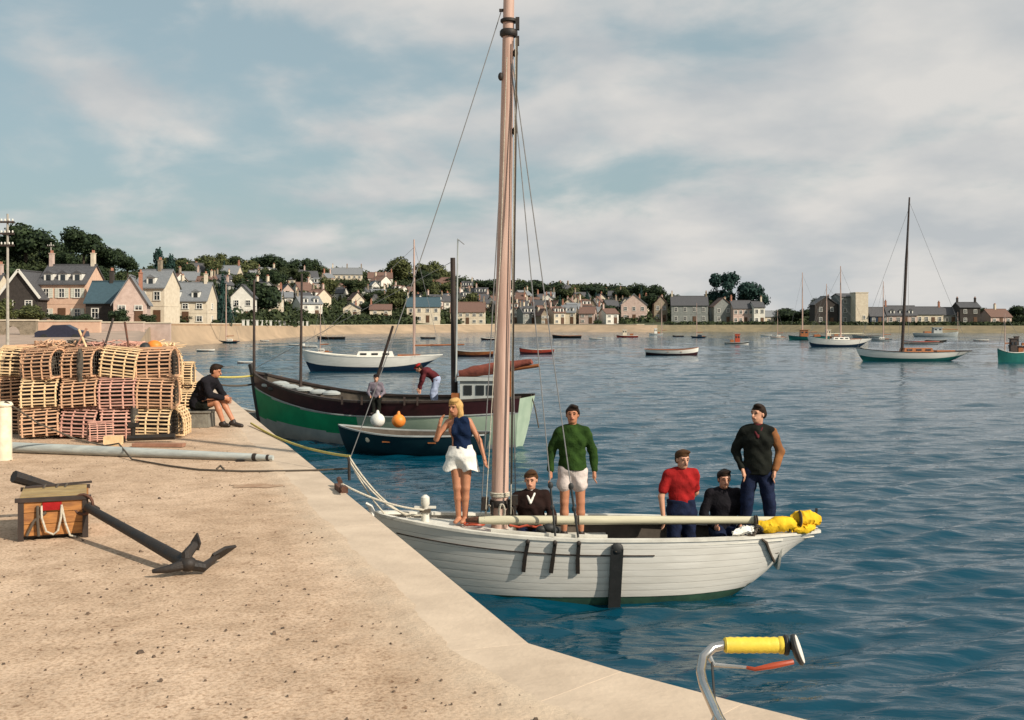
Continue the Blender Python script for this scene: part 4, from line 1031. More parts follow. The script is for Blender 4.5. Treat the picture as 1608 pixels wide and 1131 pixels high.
# yellow sail bundle on the stern
yb = thing('yellow_sail_bundle', 'bright yellow rolled sail cloth heaped on the stern of the white boat', 'sail', wpx(1240,834,13.8))
pts, rs = densify([wpx(1190,826,13.70), wpx(1205,827,13.70), wpx(1225,823,13.72), wpx(1242,824,13.74), wpx(1250,826,13.75)], [.05,.08,.095,.09,.05])
part('cloth', lumpy(pts, rs, 1), 'yellow_cloth', yb, world=True)
pts, rs = densify([wpx(1240,822,13.80), wpx(1252,815,13.82), wpx(1268,813,13.85), wpx(1280,817,13.88), wpx(1284,822,13.9)], [.05,.09,.095,.085,.04])
part('cloth', lumpy(pts, rs, 2), 'yellow_cloth', yb, world=True)
pts, rs = densify([wpx(1246,830,13.75), wpx(1262,832,13.76), wpx(1278,828,13.8)], [.05,.055,.04]); part('cloth', lumpy(pts, rs, 3), 'yellow_cloth', yb, world=True)
q = MB()
for px, py in ((1238,824),(1256,815)): p = wpx(px,py,13.76); q.lathe(p, [(.095,-.012),(.107,0),(.095,.012)], 14, R=Matrix.Rotation(math.pi/2,3,'Y'))
part('tie', q, 'rope_dark', yb, world=True)
p = wpx(1180,832,13.5); q = MB(); pts, rs = densify([wpx(1150,838,13.45), wpx(1170,832,13.5), wpx(1186,833,13.52)], [.02,.055,.04]); 
o = lumpy(pts, rs, 4); single('white_sail_fold', 'white folded canvas lying on the rail forward of the yellow sail', 'sail', o, 'white_cloth', p)
q = MB(); 
for i in range(5): c_ = wpx(1180+3*i,837-2*i,13.5); q.tube([c_+Vector((.045*math.cos(a), .03*math.sin(a), .04*math.sin(a+i))) for a in np.linspace(0,6.28,14)], .012, 5)
single('block_and_tackle', 'dark rope tackle bundled between white canvas and yellow sail', 'tackle', q, 'rope_dark', wpx(1182,838,13.5))
# mooring gear on the quay edge and the lines to it
q = MB(); c0 = Vector((-2.08,13.35,QZ)); 
q.tube([c0+Vector((.02,.55,-.05)), c0+Vector((.02,.55,.16)), c0+Vector((-.0,.62,.22)), c0+Vector((-.02,.8,.2)), c0+Vector((-.03,.86,-.05))], .018, 8)
single('mooring_hoop', 'dark iron mooring hoop standing on the quay edge near the bow', 'mooring ring', q, 'black_iron', c0+Vector((0,.7,0)))
q = MB(); q.box((-1.98,12.72,QZ+.03), (.10,.34,.07), rz=.33); q.tube([(-2.02,12.92,QZ+.07),(-2.06,13.06,QZ+.09)], .03, 8); q.tube([(-1.94,12.54,QZ+.07),(-1.9,12.40,QZ+.07)], .03, 8)
single('mooring_cleat', 'rusty iron cleat on the quay edge by the white bow', 'cleat', q, 'rust', (-1.98,12.72,QZ))
hoop = Vector((-2.09,14.05,QZ+.2)); bowp = Vector((-1.45,14.17,.93)); post = Vector((sx,14.15,1.03))
for nm, lab, pts, r, m in (
   ('mooring_rope','pale rope from the iron hoop down to the stemhead', sag(hoop, Vector((-1.62,14.12,.97)), .06), .012, 'rope'),
   ('mooring_rope','pale rope sagging from the iron hoop to the foredeck', sag(hoop+Vector((0,.04,.02)), Vector((-1.30,14.1,.95)), .12), .014, 'rope'),
   ('mooring_rope','rope from the iron hoop to the short white post on the foredeck', sag(hoop+Vector((0,-.05,0)), post+Vector((0,0,-.06)), .22), .012, 'rope'),
   ('mooring_rope','nearly level rope from the rusty cleat to the post', sag(Vector((-1.97,12.72,QZ+.08)), post, .06), .013, 'rope'),
   ('mooring_rope','yellowish rope running along the quay edge behind the iron hoop', sag(Vector((-4.85,20.4,QZ+.05)), hoop+Vector((0,.1,.02)), .10), .018, 'rope_yellow'),
   ('masthead_line','long thin line from the masthead down to the iron hoop', sag(Vector((mx+.02,my,7.46)), hoop+Vector((.01,.06,0)), .12, 20), .0065, 'wire')):
    single(nm, lab, 'rope', MB().tube(pts, r, 6), m, pts[0], group=None)
# ---------------- the green fishing boat behind
gb, gs = Vector((-7.66, 32.6)), Vector((.42, 29.6)); gm = (gb+gs)/2; gy = math.atan2(gs.y-gb.y, gs.x-gb.x); GL = (gs-gb).length
G = Hull(GL, 2.7, 1.88, 1.20, 1.38, draft=.5, tr=.45, tm=.5, pb=.62, ps=2.6, rb=.35, rs=.25, ks=.75, zks=-.1, em=.34, bowz=-.35)
gboat = thing('fishing_boat', 'green and dark maroon fishing boat with upright black stem, behind the small dark rowing boat', 'boat', (gm.x, gm.y, 0), gy)
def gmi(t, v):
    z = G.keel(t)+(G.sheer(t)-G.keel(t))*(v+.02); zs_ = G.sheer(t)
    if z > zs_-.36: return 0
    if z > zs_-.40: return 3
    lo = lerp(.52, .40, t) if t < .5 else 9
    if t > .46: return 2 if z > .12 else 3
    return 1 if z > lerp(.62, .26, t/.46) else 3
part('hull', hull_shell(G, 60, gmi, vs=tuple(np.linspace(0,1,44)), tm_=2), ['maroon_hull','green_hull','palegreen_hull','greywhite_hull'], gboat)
part('rail', rail(G, hgt=.06, inn=.1, n=50), 'dark_wood', gboat)
strake_part(G, lambda t: 1-.37/(G.sheer(t)-G.keel(t)), 'greywhite_hull', .01, gboat, .99, .03)
part('deck', deck(G, .01, .99, .34, 24, .04, .1), 'sole_wood', gboat); part('bulwark_lining', inner(G, .02, .985, 1.0), 'sole_wood', gboat)
q = MB(); q.tube([G.pt(0,.3,1), G.pt(0,.7,1)+Vector((-.02,0,0)), G.pt(0,1,1)+Vector((-.04,0,0)), G.pt(0,1,1)+Vector((-.12,0,.26))], [.07,.08,.09,.08], 8); part('stem', q, 'black_rubber', gboat)
def gl(px, py, D): return P(px, py, D)
def gput(name, q, m, smooth=None): return part(name, q, m, gboat, world=True, smooth=smooth)
# mast, wheelhouse, winch and poles
gput('mast', MB().tube([gl(714,640,30.6), gl(711,405,30.6)], [.10,.07], 10), 'dark_wood')
gput('derrick', MB().tube([gl(716,600,30.5), gl(719,375,30.3)], [.03,.02], 6), 'greywhite_hull'); gput('forestay', MB().tube([gl(712,410,30.6), G and Vector((gb.x,gb.y,2.0))], .008, 4), 'wire')
gput('topping_wire', MB().tube([gl(719,376,30.3), gl(729,384,30.2)], .012, 4), 'wire')
gput('foremast', MB().tube([gl(472,612,31.8), gl(474,430,31.8)], [.045,.03], 8), 'dark_wood')
gput('bow_pole', MB().tube([gl(399,590,32.4), gl(399,440,32.4)], [.045,.03], 8), 'dark_wood')
gput('gaff', MB().tube([gl(590,600,30.6), gl(617,512,30.4)], [.05,.035], 8), 'dark_wood')
wq = MB(); c_ = gl(752,598,30.4); wq.box((c_.x, c_.y, 1.30), (1.0,1.15,1.0)); wh_ = gput('wheelhouse', wq, 'greywhite_hull', False)
rq = MB(); rq.box((c_.x, c_.y, 1.84), (1.16,1.3,.08)); part('roof', rq, 'greywhite_hull', wh_, world=True)
for dx_ in (-.28,.05,.34): part('window', MB().box((c_.x+dx_, c_.y-.585, 1.55), (.22,.03,.26)), 'glass_dark', wh_, world=True)
pts, rs = densify([gl(722,588,30.5), gl(745,583,30.4), gl(790,577,30.2), gl(835,568,29.9)], [.10,.15,.17,.07]); o9 = lumpy(pts, rs, 12, 12); gput('furled_sail', o9, 'maroon_sail')
gput('boom', MB().tube([gl(714,594,30.55), gl(846,574,29.85)], .05, 8), 'varnish')
rp = gl(800,590,29.9); gput('stern_post', MB().box((rp.x, rp.y, 1.5), (.12,.12,1.1)), 'varnish', False)
q = MB(); c_ = gl(724,614,30.0); q.box((c_.x-.05,c_.y,1.28), (.42,.3,.36)); gput('fish_box', q, 'varnish', False)
q = MB(); 
for k, (px, py) in enumerate(((425,605),(440,603),(455,608),(478,612),(500,616),(520,618))):
    c_ = gl(px, py, 31.9-k*.1); q.ell(c_, (.28,.2,.09), 10, 6)
gput('folded_nets', q, 'greywhite_hull'); q = MB()
for k, (px, py) in enumerate(((432,610),(462,614),(492,620))): c_ = gl(px, py, 31.7-k*.1); q.ell(c_, (.22,.2,.09), 10, 6)
gput('net_heap', q, 'black_rubber')
for x0 in (545,575,640,660): c_ = gl(x0, 622, 31.0-(x0-400)*.003); gput('stanchion', MB().box((c_.x, c_.y-.9, 1.28), (.05,.05,.22)), 'dark_wood', False)
q = MB(); hr2 = [gl(x, y, 30.0) for x, y in ((826,632),(834,620),(840,640),(846,672))]; q.tube(hr2, .02, 6); gput('stern_line', q, 'rope_dark')
single('quay_rope', 'dark mooring rope from the quay to the black stem of the green boat', 'rope', MB().tube(sag(Vector((-8.6,31.0,1.7)), Vector((gb.x,gb.y,1.55)), .08), .03, 6), 'rope_dark', (-8.6,31,1.5))
single('quay_rope', 'lighter rope above the dark one at the green stem', 'rope', MB().tube(sag(Vector((-8.6,31.3,1.85)), Vector((gb.x,gb.y,1.8)), .04), .03, 6), 'rope_yellow', (-8.6,31.3,1.5))
# ---------------- the small dark rowing boat in front of it
def open_boat(name, label, a, c, Bm, z, m, group=None, tr=.55, inside='sole_wood', rail_m='greywhite_hull', cat='boat', thw=2):
    a, c = Vector(a), Vector(c); mid_ = (a+c)/2; L_ = (c-a).length; h = Hull(L_, Bm, z*1.35, z, z*1.08, draft=.15, tr=tr, tm=.52, pb=.7, ps=2.4, rb=.3, rs=.12, ks=.8, zks=-.02, em=.4, bowz=-.1)
    t = thing(name, label, cat, (mid_.x, mid_.y, 0), math.atan2(c.y-a.y, c.x-a.x), group)
    part('hull', hull_shell(h, 26), m, t); part('rail', rail(h, hgt=.035, inn=.05, n=26), rail_m, t); part('lining', inner(h, .03, .985, .06, 16), inside, t)
    for i in range(thw):
        tt = .38+.3*i; q = MB().box((tt*L_-L_/2, 0, z*.72), (.2, h.half(tt)*2-.08, .03)); part('thwart', q, 'varnish' if inside == 'sole_wood' else rail_m, t)
    return t, h
db, dh = open_boat('rowing_boat', 'small dark blue green rowing boat with white and orange buoys in it', (-4.55,28.7), (-.62,27.9), 1.5, .52, 'bluegreen_hull')
def buoy(px, py, D, r, m, label):
    c_ = P(px, py, D); t = thing('buoy', label, 'buoy', (c_.x, c_.y, c_.z-r), 0, 'buoys in the rowing boat')
    link('float', mesh_of('float', MB().ell((0,0,r), (r,r,r*.97), 16, 10), m), t); q = MB().lathe((0,0,2*r-.02), [(r*.3,0),(r*.22,.05),(r*.12,.09)], 8); link('neck', mesh_of('neck', q, m), t)
buoy(593, 660, 28.2, .19, 'white_buoy', 'round white buoy in the bow of the rowing boat'); buoy(626, 661, 28.2, .18, 'orange_buoy', 'round orange buoy beside the white one')
q = MB(); c_ = P(578,690,28.05); q.ell((c_.x,c_.y-.02,c_.z), (.07,.05,.08), 8, 6); single('small_float', 'tiny pale float hanging on the side of the dark rowing boat', 'float', q, 'post_white', (c_.x,c_.y,c_.z-.08))
# small boat half hidden between quay and the green stem
open_boat('rowing_boat', 'grey and black tender half hidden between quay and green bow', (-8.75,34.5), (-7.45,34.2), .8, .55, 'greywhite_hull', thw=1)
# ---------------- boats at anchor across the bay
def moored(label, px, ywl, lpx, kind, m, cat='boat', bow='L', masts=(), fb=None, m2=None, yawj=0.0, trim='greywhite_hull', cabin='trim_white', boomm='varnish', x0=None):
    D = CZ*F/(ywl-HZ); Lm = lpx*D/F; Bm = Lm*(.26 if kind != 'dinghy' else .38)
    z = fb or Lm*.075; X = (px-CX)*D/F
    h = Hull(Lm, Bm, z*1.45, z, z*1.12, draft=z*.5, tr=.12 if kind == 'yacht' else .55, tm=.5, pb=.7, ps=2.3, rb=Lm*.07 if kind == 'yacht' else Lm*.03, rs=Lm*.11 if kind == 'yacht' else Lm*.01, ks=.6, zks=z*.45 if kind == 'yacht' else 0, em=.4, bowz=-z*.2)
    t = thing({'yacht':'sailing_yacht','dinghy':'dinghy','fishing':'fishing_boat','launch':'motor_boat'}[kind], label, cat, (X, D, 0), (0 if bow == 'L' else math.pi)+yawj, 'boats at anchor in the bay')
    mats_ = [m, m2 or m]
    part('hull', hull_shell(h, 26, lambda t_, v: 1 if v*(z+z*.5)-z*.5 < z*.28 else 0, vs=tuple(np.linspace(0,1,12))), mats_, t)
    part('rail', rail(h, hgt=.05, inn=.07, n=24), trim, t)
    if kind == 'dinghy':
        part('lining', inner(h, .03, .985, .06, 12), 'sole_wood', t)
        for k in (.35,.6): part('thwart', MB().box((k*Lm-Lm/2,0,z*.7), (.2,h.half(k)*1.9,.03)), 'varnish', t)
    else:
        part('deck', deck(h, .01, .99, .04, 16), 'deck_white' if kind == 'yacht' else 'sole_wood', t)
        if kind == 'yacht':
            c = MB().box((Lm*.02,0,z+.18), (Lm*.26,Bm*.46,.36), taper=.9); ca = part('cabin', c, cabin, t, smooth=False)
            for sd in (-1, 1):
                for k in (-.08, .0, .08): part('window', MB().box((Lm*.02+k*Lm, sd*(Bm*.225), z+.2), (Lm*.045,.04,.12)), 'glass_dark', ca)
            part('cockpit_coaming', MB().box((Lm*.26,0,z+.08), (Lm*.16,Bm*.4,.16)), 'varnish', t)
        elif kind in ('fishing','launch'):
            k = -.12 if kind == 'fishing' else -.02
            c = MB().box((k*Lm,0,z+.55), (Lm*.2,Bm*.52,1.1), taper=.9); c.box((k*Lm,0,z+1.13), (Lm*.24,Bm*.6,.07)); ca = part('wheelhouse', c, cabin, t, smooth=False)
            for sd in (-1, 1):
                for kk in (-.05,.05): part('window', MB().box((k*Lm+kk*Lm, sd*Bm*.252, z+.75), (Lm*.05,.05,.25)), 'glass_dark', ca)
            part('engine_box', MB().box((Lm*.2,0,z+.2), (Lm*.16,Bm*.4,.4), taper=.9), 'varnish', t)
    for (mpx, ytop, *rake) in masts:
        mxl = ((mpx-px)*D/F)*(1 if bow == 'L' else -1); zt = CZ+(HZ-ytop)*D/F; rk = (rake[0]*D/F)*(1 if bow == 'L' else -1) if rake else 0
        th = max(.045, zt*.010)
        part('mast', MB().tube([(mxl,0,z*.7), (mxl+rk*.5,0,lerp(z,zt,.5)), (mxl+rk,0,zt)], [th, th*.9, th*.5], 8), 'dark_wood' if zt > 11 else 'mast_wood', t)
        if kind != 'dinghy':
            part('boom', MB().tube([(mxl,0,z+.75), (mxl+Lm*.36,0,z+.8)], [.06,.05], 7), boomm, t)
            part('forestay', MB().tube([(mxl+rk,0,zt*.94), (-Lm/2+.1,0,z*1.4)], .012, 4), 'wire', t); part('backstay', MB().tube([(mxl+rk,0,zt*.97), (Lm/2-.1,0,z*1.1)], .012, 4), 'wire', t)
            for sd in (-1, 1): part('shroud', MB().tube([(mxl+rk*.8,0,zt*.85), (mxl+.1,sd*Bm*.46,z)], .012, 4), 'wire', t)
    return t
moored('large white yacht with dark deck and the tallest mast, right of the bay', 1435, 567, 184, 'yacht', 'hull_white', bow='L', masts=((1416,310,12),), m2='teal_hull', trim='dark_wood', fb=.72, yawj=.04, boomm='dark_wood', cabin='varnish')
moored('white yacht with two thin masts, left of the tallest mast', 1318, 545, 100, 'yacht', 'hull_white', masts=((1298,446),(1320,418)), m2='navy_hull', trim='trim_white', boomm='boom_wood', fb=.85)
moored('blue fishing boat with upswept bow left of the two-masted white yacht', 1270, 534, 64, 'fishing', 'teal_hull', masts=((1260,428),), trim='navy_hull', cabin='varnish', m2='teal_hull')
moored('white yacht behind the green boat, crossed by its gaff', 585, 583, 220, 'yacht', 'hull_white', masts=((650,376),), m2='navy_hull', trim='trim_white', fb=.95, yawj=.05)
moored('pale launch with a dark waterline right of the thick mast', 1055, 558, 84, 'dinghy', 'hull_white', m2='maroon_hull', bow='R', fb=.5, trim='varnish')
moored('maroon rowing boat just right of the thick mast', 842, 556, 56, 'dinghy', 'red_hull', m2='maroon_hull', fb=.42, yawj=.3)
moored('dark dinghy low in the water left of the maroon rowing boat', 742, 560, 66, 'dinghy', 'varnish', m2='maroon_hull', fb=.45)
moored('small white dinghy left of the seated man', 323, 552, 28, 'dinghy', 'hull_white', trim='trim_white', bow='R', m2='navy_hull')
moored('white dinghy with red bottom by the green boat stem', 386, 571, 28, 'dinghy', 'hull_white', m2='red_hull', trim='trim_white')
moored('dark dinghy with thin mast close to the beach wall', 360, 539, 34, 'yacht', 'bluegreen_hull', masts=((355,446),), trim='navy_hull')
moored('white dinghy left of the thin foremast', 466, 543, 26, 'dinghy', 'hull_white', trim='trim_white', bow='R')
moored('white and black dinghy right of the thin foremast', 484, 546, 28, 'dinghy', 'hull_white', m2='black_rubber', trim='trim_white')
moored('tiny white boat lying off the white posts', 415, 536, 14, 'dinghy', 'hull_white', trim='trim_white')
moored('small sloop with one thin mast off the orange wall', 504, 556, 36, 'yacht', 'hull_white', masts=((503,478),), trim='varnish')
moored('dark open boat under the orange wall behind the C shaped water gap', 520, 532, 44, 'dinghy', 'black_rubber', trim='dark_wood') if False else moored('long dark open boat close under the orange wall', 520, 533, 44, 'dinghy', 'black_rubber', trim='dark_wood')
moored('dark dinghy near the beach left of the dark mast', 672, 532, 24, 'dinghy', 'black_rubber', trim='dark_wood')
moored('red brown dinghy near the beach, below the dark one', 686, 543, 20, 'dinghy', 'red_hull', trim='dark_wood')
moored('dark dinghy near the beach right of the dark mast', 770, 534, 30, 'dinghy', 'maroon_hull', trim='trim_white')
moored('long dark workboat near the beach below the shrouds', 890, 531, 46, 'dinghy', 'black_rubber', trim='varnish')
moored('orange red fishing boat by the beach left of the rose villa', 985, 530, 34, 'fishing', 'red_hull', cabin='wall_cream', trim='trim_white')
moored('pale boat with a cream pole mast before the rose villa', 1030, 526, 22, 'launch', 'hull_white', masts=((1039,470),))
moored('small blue yacht with white mast before the grey house', 1098, 531, 26, 'yacht', 'navy_hull', masts=((1094,476),), trim='bluegreen_hull', cabin='navy_hull')
moored('white motor boat with black side and reddish cabin', 1157, 541, 38, 'launch', 'black_rubber', m2='hull_white', cabin='red_paint', bow='R')
moored('tiny white boat right of the reddish cabin boat', 1203, 528, 18, 'dinghy', 'hull_white', trim='trim_white')
moored('brown fishing boat touching the blue fishing boat', 1305, 531, 40, 'fishing', 'varnish', cabin='wall_cream')
moored('grey open boat behind the two-masted white yacht', 1360, 531, 44, 'dinghy', 'greywhite_hull', trim='dark_wood')
moored('thin masted grey yacht between the white yacht and the tallest mast', 1384, 536, 34, 'yacht', 'greywhite_hull', masts=((1387,442),), trim='navy_hull')
moored('pinkish white launch behind the stern of the large white yacht', 1445, 541, 56, 'dinghy', 'hull_white', m2='hull_white', trim='red_paint')
moored('black dinghy behind the stern of the large white yacht', 1470, 537, 34, 'dinghy', 'black_rubber', bow='R')
moored('long low white boat far behind the large white yacht', 1470, 529, 70, 'launch', 'greywhite_hull', masts=((1504,490),), cabin='greywhite_hull', bow='R')
moored('tiny white dinghy between the shrouds and the rose villa', 935, 533, 20, 'dinghy', 'hull_white', trim='trim_white')
moored('small dark dinghy close inshore before the grey house', 1065, 529, 18, 'dinghy', 'black_rubber', trim='dark_wood')
moored('small white yacht with a short mast left of the blue fishing boat', 1222, 532, 26, 'yacht', 'hull_white', masts=((1221,486),), trim='varnish')
moored('small white dinghy right of the large white yacht', 1540, 536, 24, 'dinghy', 'hull_white', m2='red_hull', trim='trim_white')
moored('green motor boat with dark cabin at the right edge', 1592, 569, 52, 'launch', 'teal_hull', masts=((1578,492),), cabin='dark_wood', trim='trim_white', fb=.75)
moored('small dark boat at the far right edge behind the green motor boat', 1600, 546, 34, 'fishing', 'maroon_hull', cabin='dark_wood')
# ------------------------------------------------------------ people (one smooth body each, grown from a signed distance field)
def smin(a, b, k):
    h = np.clip(.5+.5*(b-a)/k, 0, 1); return b*(1-h)+a*h - k*h*(1-h)
def surfnets(g, org, h):
    ins = g < 0; c = np.zeros(np.array(g.shape)-1, np.int8)
    for dx_ in (0,1):
        for dy_ in (0,1):
            for dz_ in (0,1): c += ins[dx_:g.shape[0]-1+dx_, dy_:g.shape[1]-1+dy_, dz_:g.shape[2]-1+dz_]
    act = (c > 0) & (c < 8); I = np.argwhere(act); idx = -np.ones(act.shape, np.int64); idx[act] = np.arange(len(I))
    co = [(x,y,z) for x in (0,1) for y in (0,1) for z in (0,1)]; acc = np.zeros((len(I),3)); cnt = np.zeros(len(I))
    for a in range(8):
        for b_ in range(a+1, 8):
            if sum(abs(co[a][k]-co[b_][k]) for k in range(3)) != 1: continue
            A = I+co[a]; B = I+co[b_]; fa = g[A[:,0],A[:,1],A[:,2]]; fb = g[B[:,0],B[:,1],B[:,2]]; m = (fa < 0) != (fb < 0)
            t = np.where(m, fa/np.where(fa-fb == 0, 1, fa-fb), 0)[:,None]; p = np.array(co[a])*(1-t)+np.array(co[b_])*t
            acc += np.where(m[:,None], p, 0); cnt += m
    V = (I+acc/cnt[:,None])*h+org; Fq = []
    for ax in range(3):
        sh = [0,0,0]; sh[ax] = 1; a = ins[:g.shape[0]-sh[0], :g.shape[1]-sh[1], :g.shape[2]-sh[2]]; b_ = ins[sh[0]:, sh[1]:, sh[2]:]
        E = np.argwhere(a != b_); u_, v_ = [(1,2),(2,0),(0,1)][ax]
        E = E[(E[:,u_] > 0) & (E[:,v_] > 0) & (E[:,u_] < g.shape[u_]-1) & (E[:,v_] < g.shape[v_]-1)]
        q = []
        for (i, j) in ((-1,-1),(0,-1),(0,0),(-1,0)): C_ = E.copy(); C_[:,u_] += i; C_[:,v_] += j; q.append(idx[C_[:,0],C_[:,1],C_[:,2]])
        q = np.stack(q, -1); s = ins[E[:,0],E[:,1],E[:,2]]; q[~s] = q[~s][:, ::-1]; Fq.append(q)
    Fq = np.concatenate(Fq); Fq = Fq[(Fq >= 0).all(1)]
    return V, Fq
def volume(prims, h=.010, wrinkle=0, seed=0, cuts=()):
    lo = np.min([p['lo'] for p in prims], 0)-.03; hi = np.max([p['hi'] for p in prims], 0)+.03
    n_ = np.ceil((hi-lo)/h).astype(int)+2; g = np.full(n_, 1., np.float32)
    ax = [lo[i]+h*np.arange(n_[i]) for i in range(3)]
    for p in prims:
        k = p['k']; a = np.maximum(((p['lo']-k-.03-lo)/h).astype(int), 0); b_ = np.minimum(((p['hi']+k+.03-lo)/h).astype(int)+2, n_)
        X, Y, Z = np.meshgrid(ax[0][a[0]:b_[0]], ax[1][a[1]:b_[1]], ax[2][a[2]:b_[2]], indexing='ij'); Q = np.stack([X,Y,Z], -1)
        s = (slice(a[0],b_[0]), slice(a[1],b_[1]), slice(a[2],b_[2])); g[s] = smin(g[s], p['f'](Q).astype(np.float32), k)
    if wrinkle or cuts:
        X, Y, Z = np.meshgrid(*ax, indexing='ij')
        if wrinkle: g += wrinkle*(-1.0+.7*np.sin(16*Z+13*X+seed+2*np.sin(11*Y+9*X))+np.sin(38*Z+9*X+seed+3*np.sin(14*X+5*Y))*.6+np.sin(27*X+33*Y+11*Z+seed*2)*.5+np.sin(61*Z-24*X+seed)*.3).astype(np.float32)
        for cf in cuts: g = np.maximum(g, cf(np.stack([X,Y,Z], -1)).astype(np.float32))
    return surfnets(g, lo, h)
def cone(p0, p1, r0, r1, k=.02, lat=None, ratio=1.0):
    p0, p1 = np.array(p0, float), np.array(p1, float); ax = p1-p0; L2 = max(ax@ax, 1e-9); R = max(r0, r1)*max(ratio, 1)
    l = None
    if lat is not None: l = np.array(lat, float); l /= np.linalg.norm(l)
    def f(Q):
        d = Q-p0; t = np.clip(d@ax/L2, 0, 1); w_ = d-t[...,None]*ax
        if l is not None: a = w_@l; w_ = w_+((a/ratio-a)[...,None])*l
        return np.sqrt((w_**2).sum(-1))-(r0+(r1-r0)*t)
    return dict(f=f, lo=np.minimum(p0,p1)-R, hi=np.maximum(p0,p1)+R, k=k)
def elli(c, r, Rm=None, k=.02):
    c = np.array(c, float); r = np.array(r, float); A = np.eye(3) if Rm is None else np.array(Rm)
    def f(Q):
        d = (Q-c)@A; n = np.sqrt(((d/r)**2).sum(-1)); return (n-1)*r.min()*np.where(n > 1, 1.0, 1.0)
    m = r.max(); return dict(f=f, lo=c-m, hi=c+m, k=k)
def np_mesh(name, V, Fq, m, parent):
    me = bpy.data.meshes.new(name); me.vertices.add(len(V)); me.vertices.foreach_set('co', V.ravel().astype(np.float32))
    me.loops.add(Fq.size); me.loops.foreach_set('vertex_index', Fq.ravel().astype(np.int32)); me.polygons.add(len(Fq)); me.polygons.foreach_set('loop_start', np.arange(0, Fq.size, 4, dtype=np.int32))
    me.polygons.foreach_set('use_smooth', np.ones(len(Fq), dtype=bool)); me.update(calc_edges=True); me.materials.append(MAT[m]); return link(name, me, parent)
STAND = dict(pel=(0,0,.93), wai=(0,0,1.08), che=(0,.0,1.30), nec=(0,.0,1.46), hea=(0,-.01,1.625), sL=(-.172,0,1.40), sR=(.172,0,1.40), eL=(-.235,.02,1.13), eR=(.235,.02,1.13),
    wL=(-.25,-.05,.88), wR=(.25,-.05,.88), hL=(-.09,0,.90), hR=(.09,0,.90), kL=(-.105,-.01,.49), kR=(.105,-.01,.49), aL=(-.11,.02,.085), aR=(.11,.02,.085),
    tL=None, tR=None, handL=(0,-.15,-1), handR=(0,-.15,-1))
def hand(w_, d, side, s, curl=.35):
    w_ = np.array(w_); d = np.array(d, float); d /= np.linalg.norm(d)
    up = np.array([0,-1.,0]) if abs(d[1]) < .8 else np.array([0,0,1.])
    lat = np.cross(d, up); lat /= np.linalg.norm(lat); nrm = np.cross(lat, d)   # lat: across the palm
    # palm faces the body: swap axes
    lat, nrm = nrm, -lat*side
    pr = [cone(w_, w_+d*.085*s, .024*s, .026*s, .01, lat, 1.45)]
    for i, ln in enumerate((.068,.078,.073,.056)):
        b_ = w_+d*.085*s+lat*(.033-.022*i)*s; a = b_+d*ln*.5*s+nrm*ln*.18*s*curl; c = a+(d*math.cos(curl)+nrm*math.sin(curl+.4))*ln*.5*s
        pr += [cone(b_, a, .0100*s, .0092*s, .003), cone(a, c, .0092*s, .0075*s, .003)]
    tb = w_+d*.03*s+lat*.03*s; ta = tb+(d*.75+lat*.65)*.042*s; tc_ = ta+(d*.95+lat*.1+nrm*.3)*.032*s
    pr += [cone(tb, ta, .0135*s, .0115*s, .006), cone(ta, tc_, .0115*s, .009*s, .003)]
    return pr
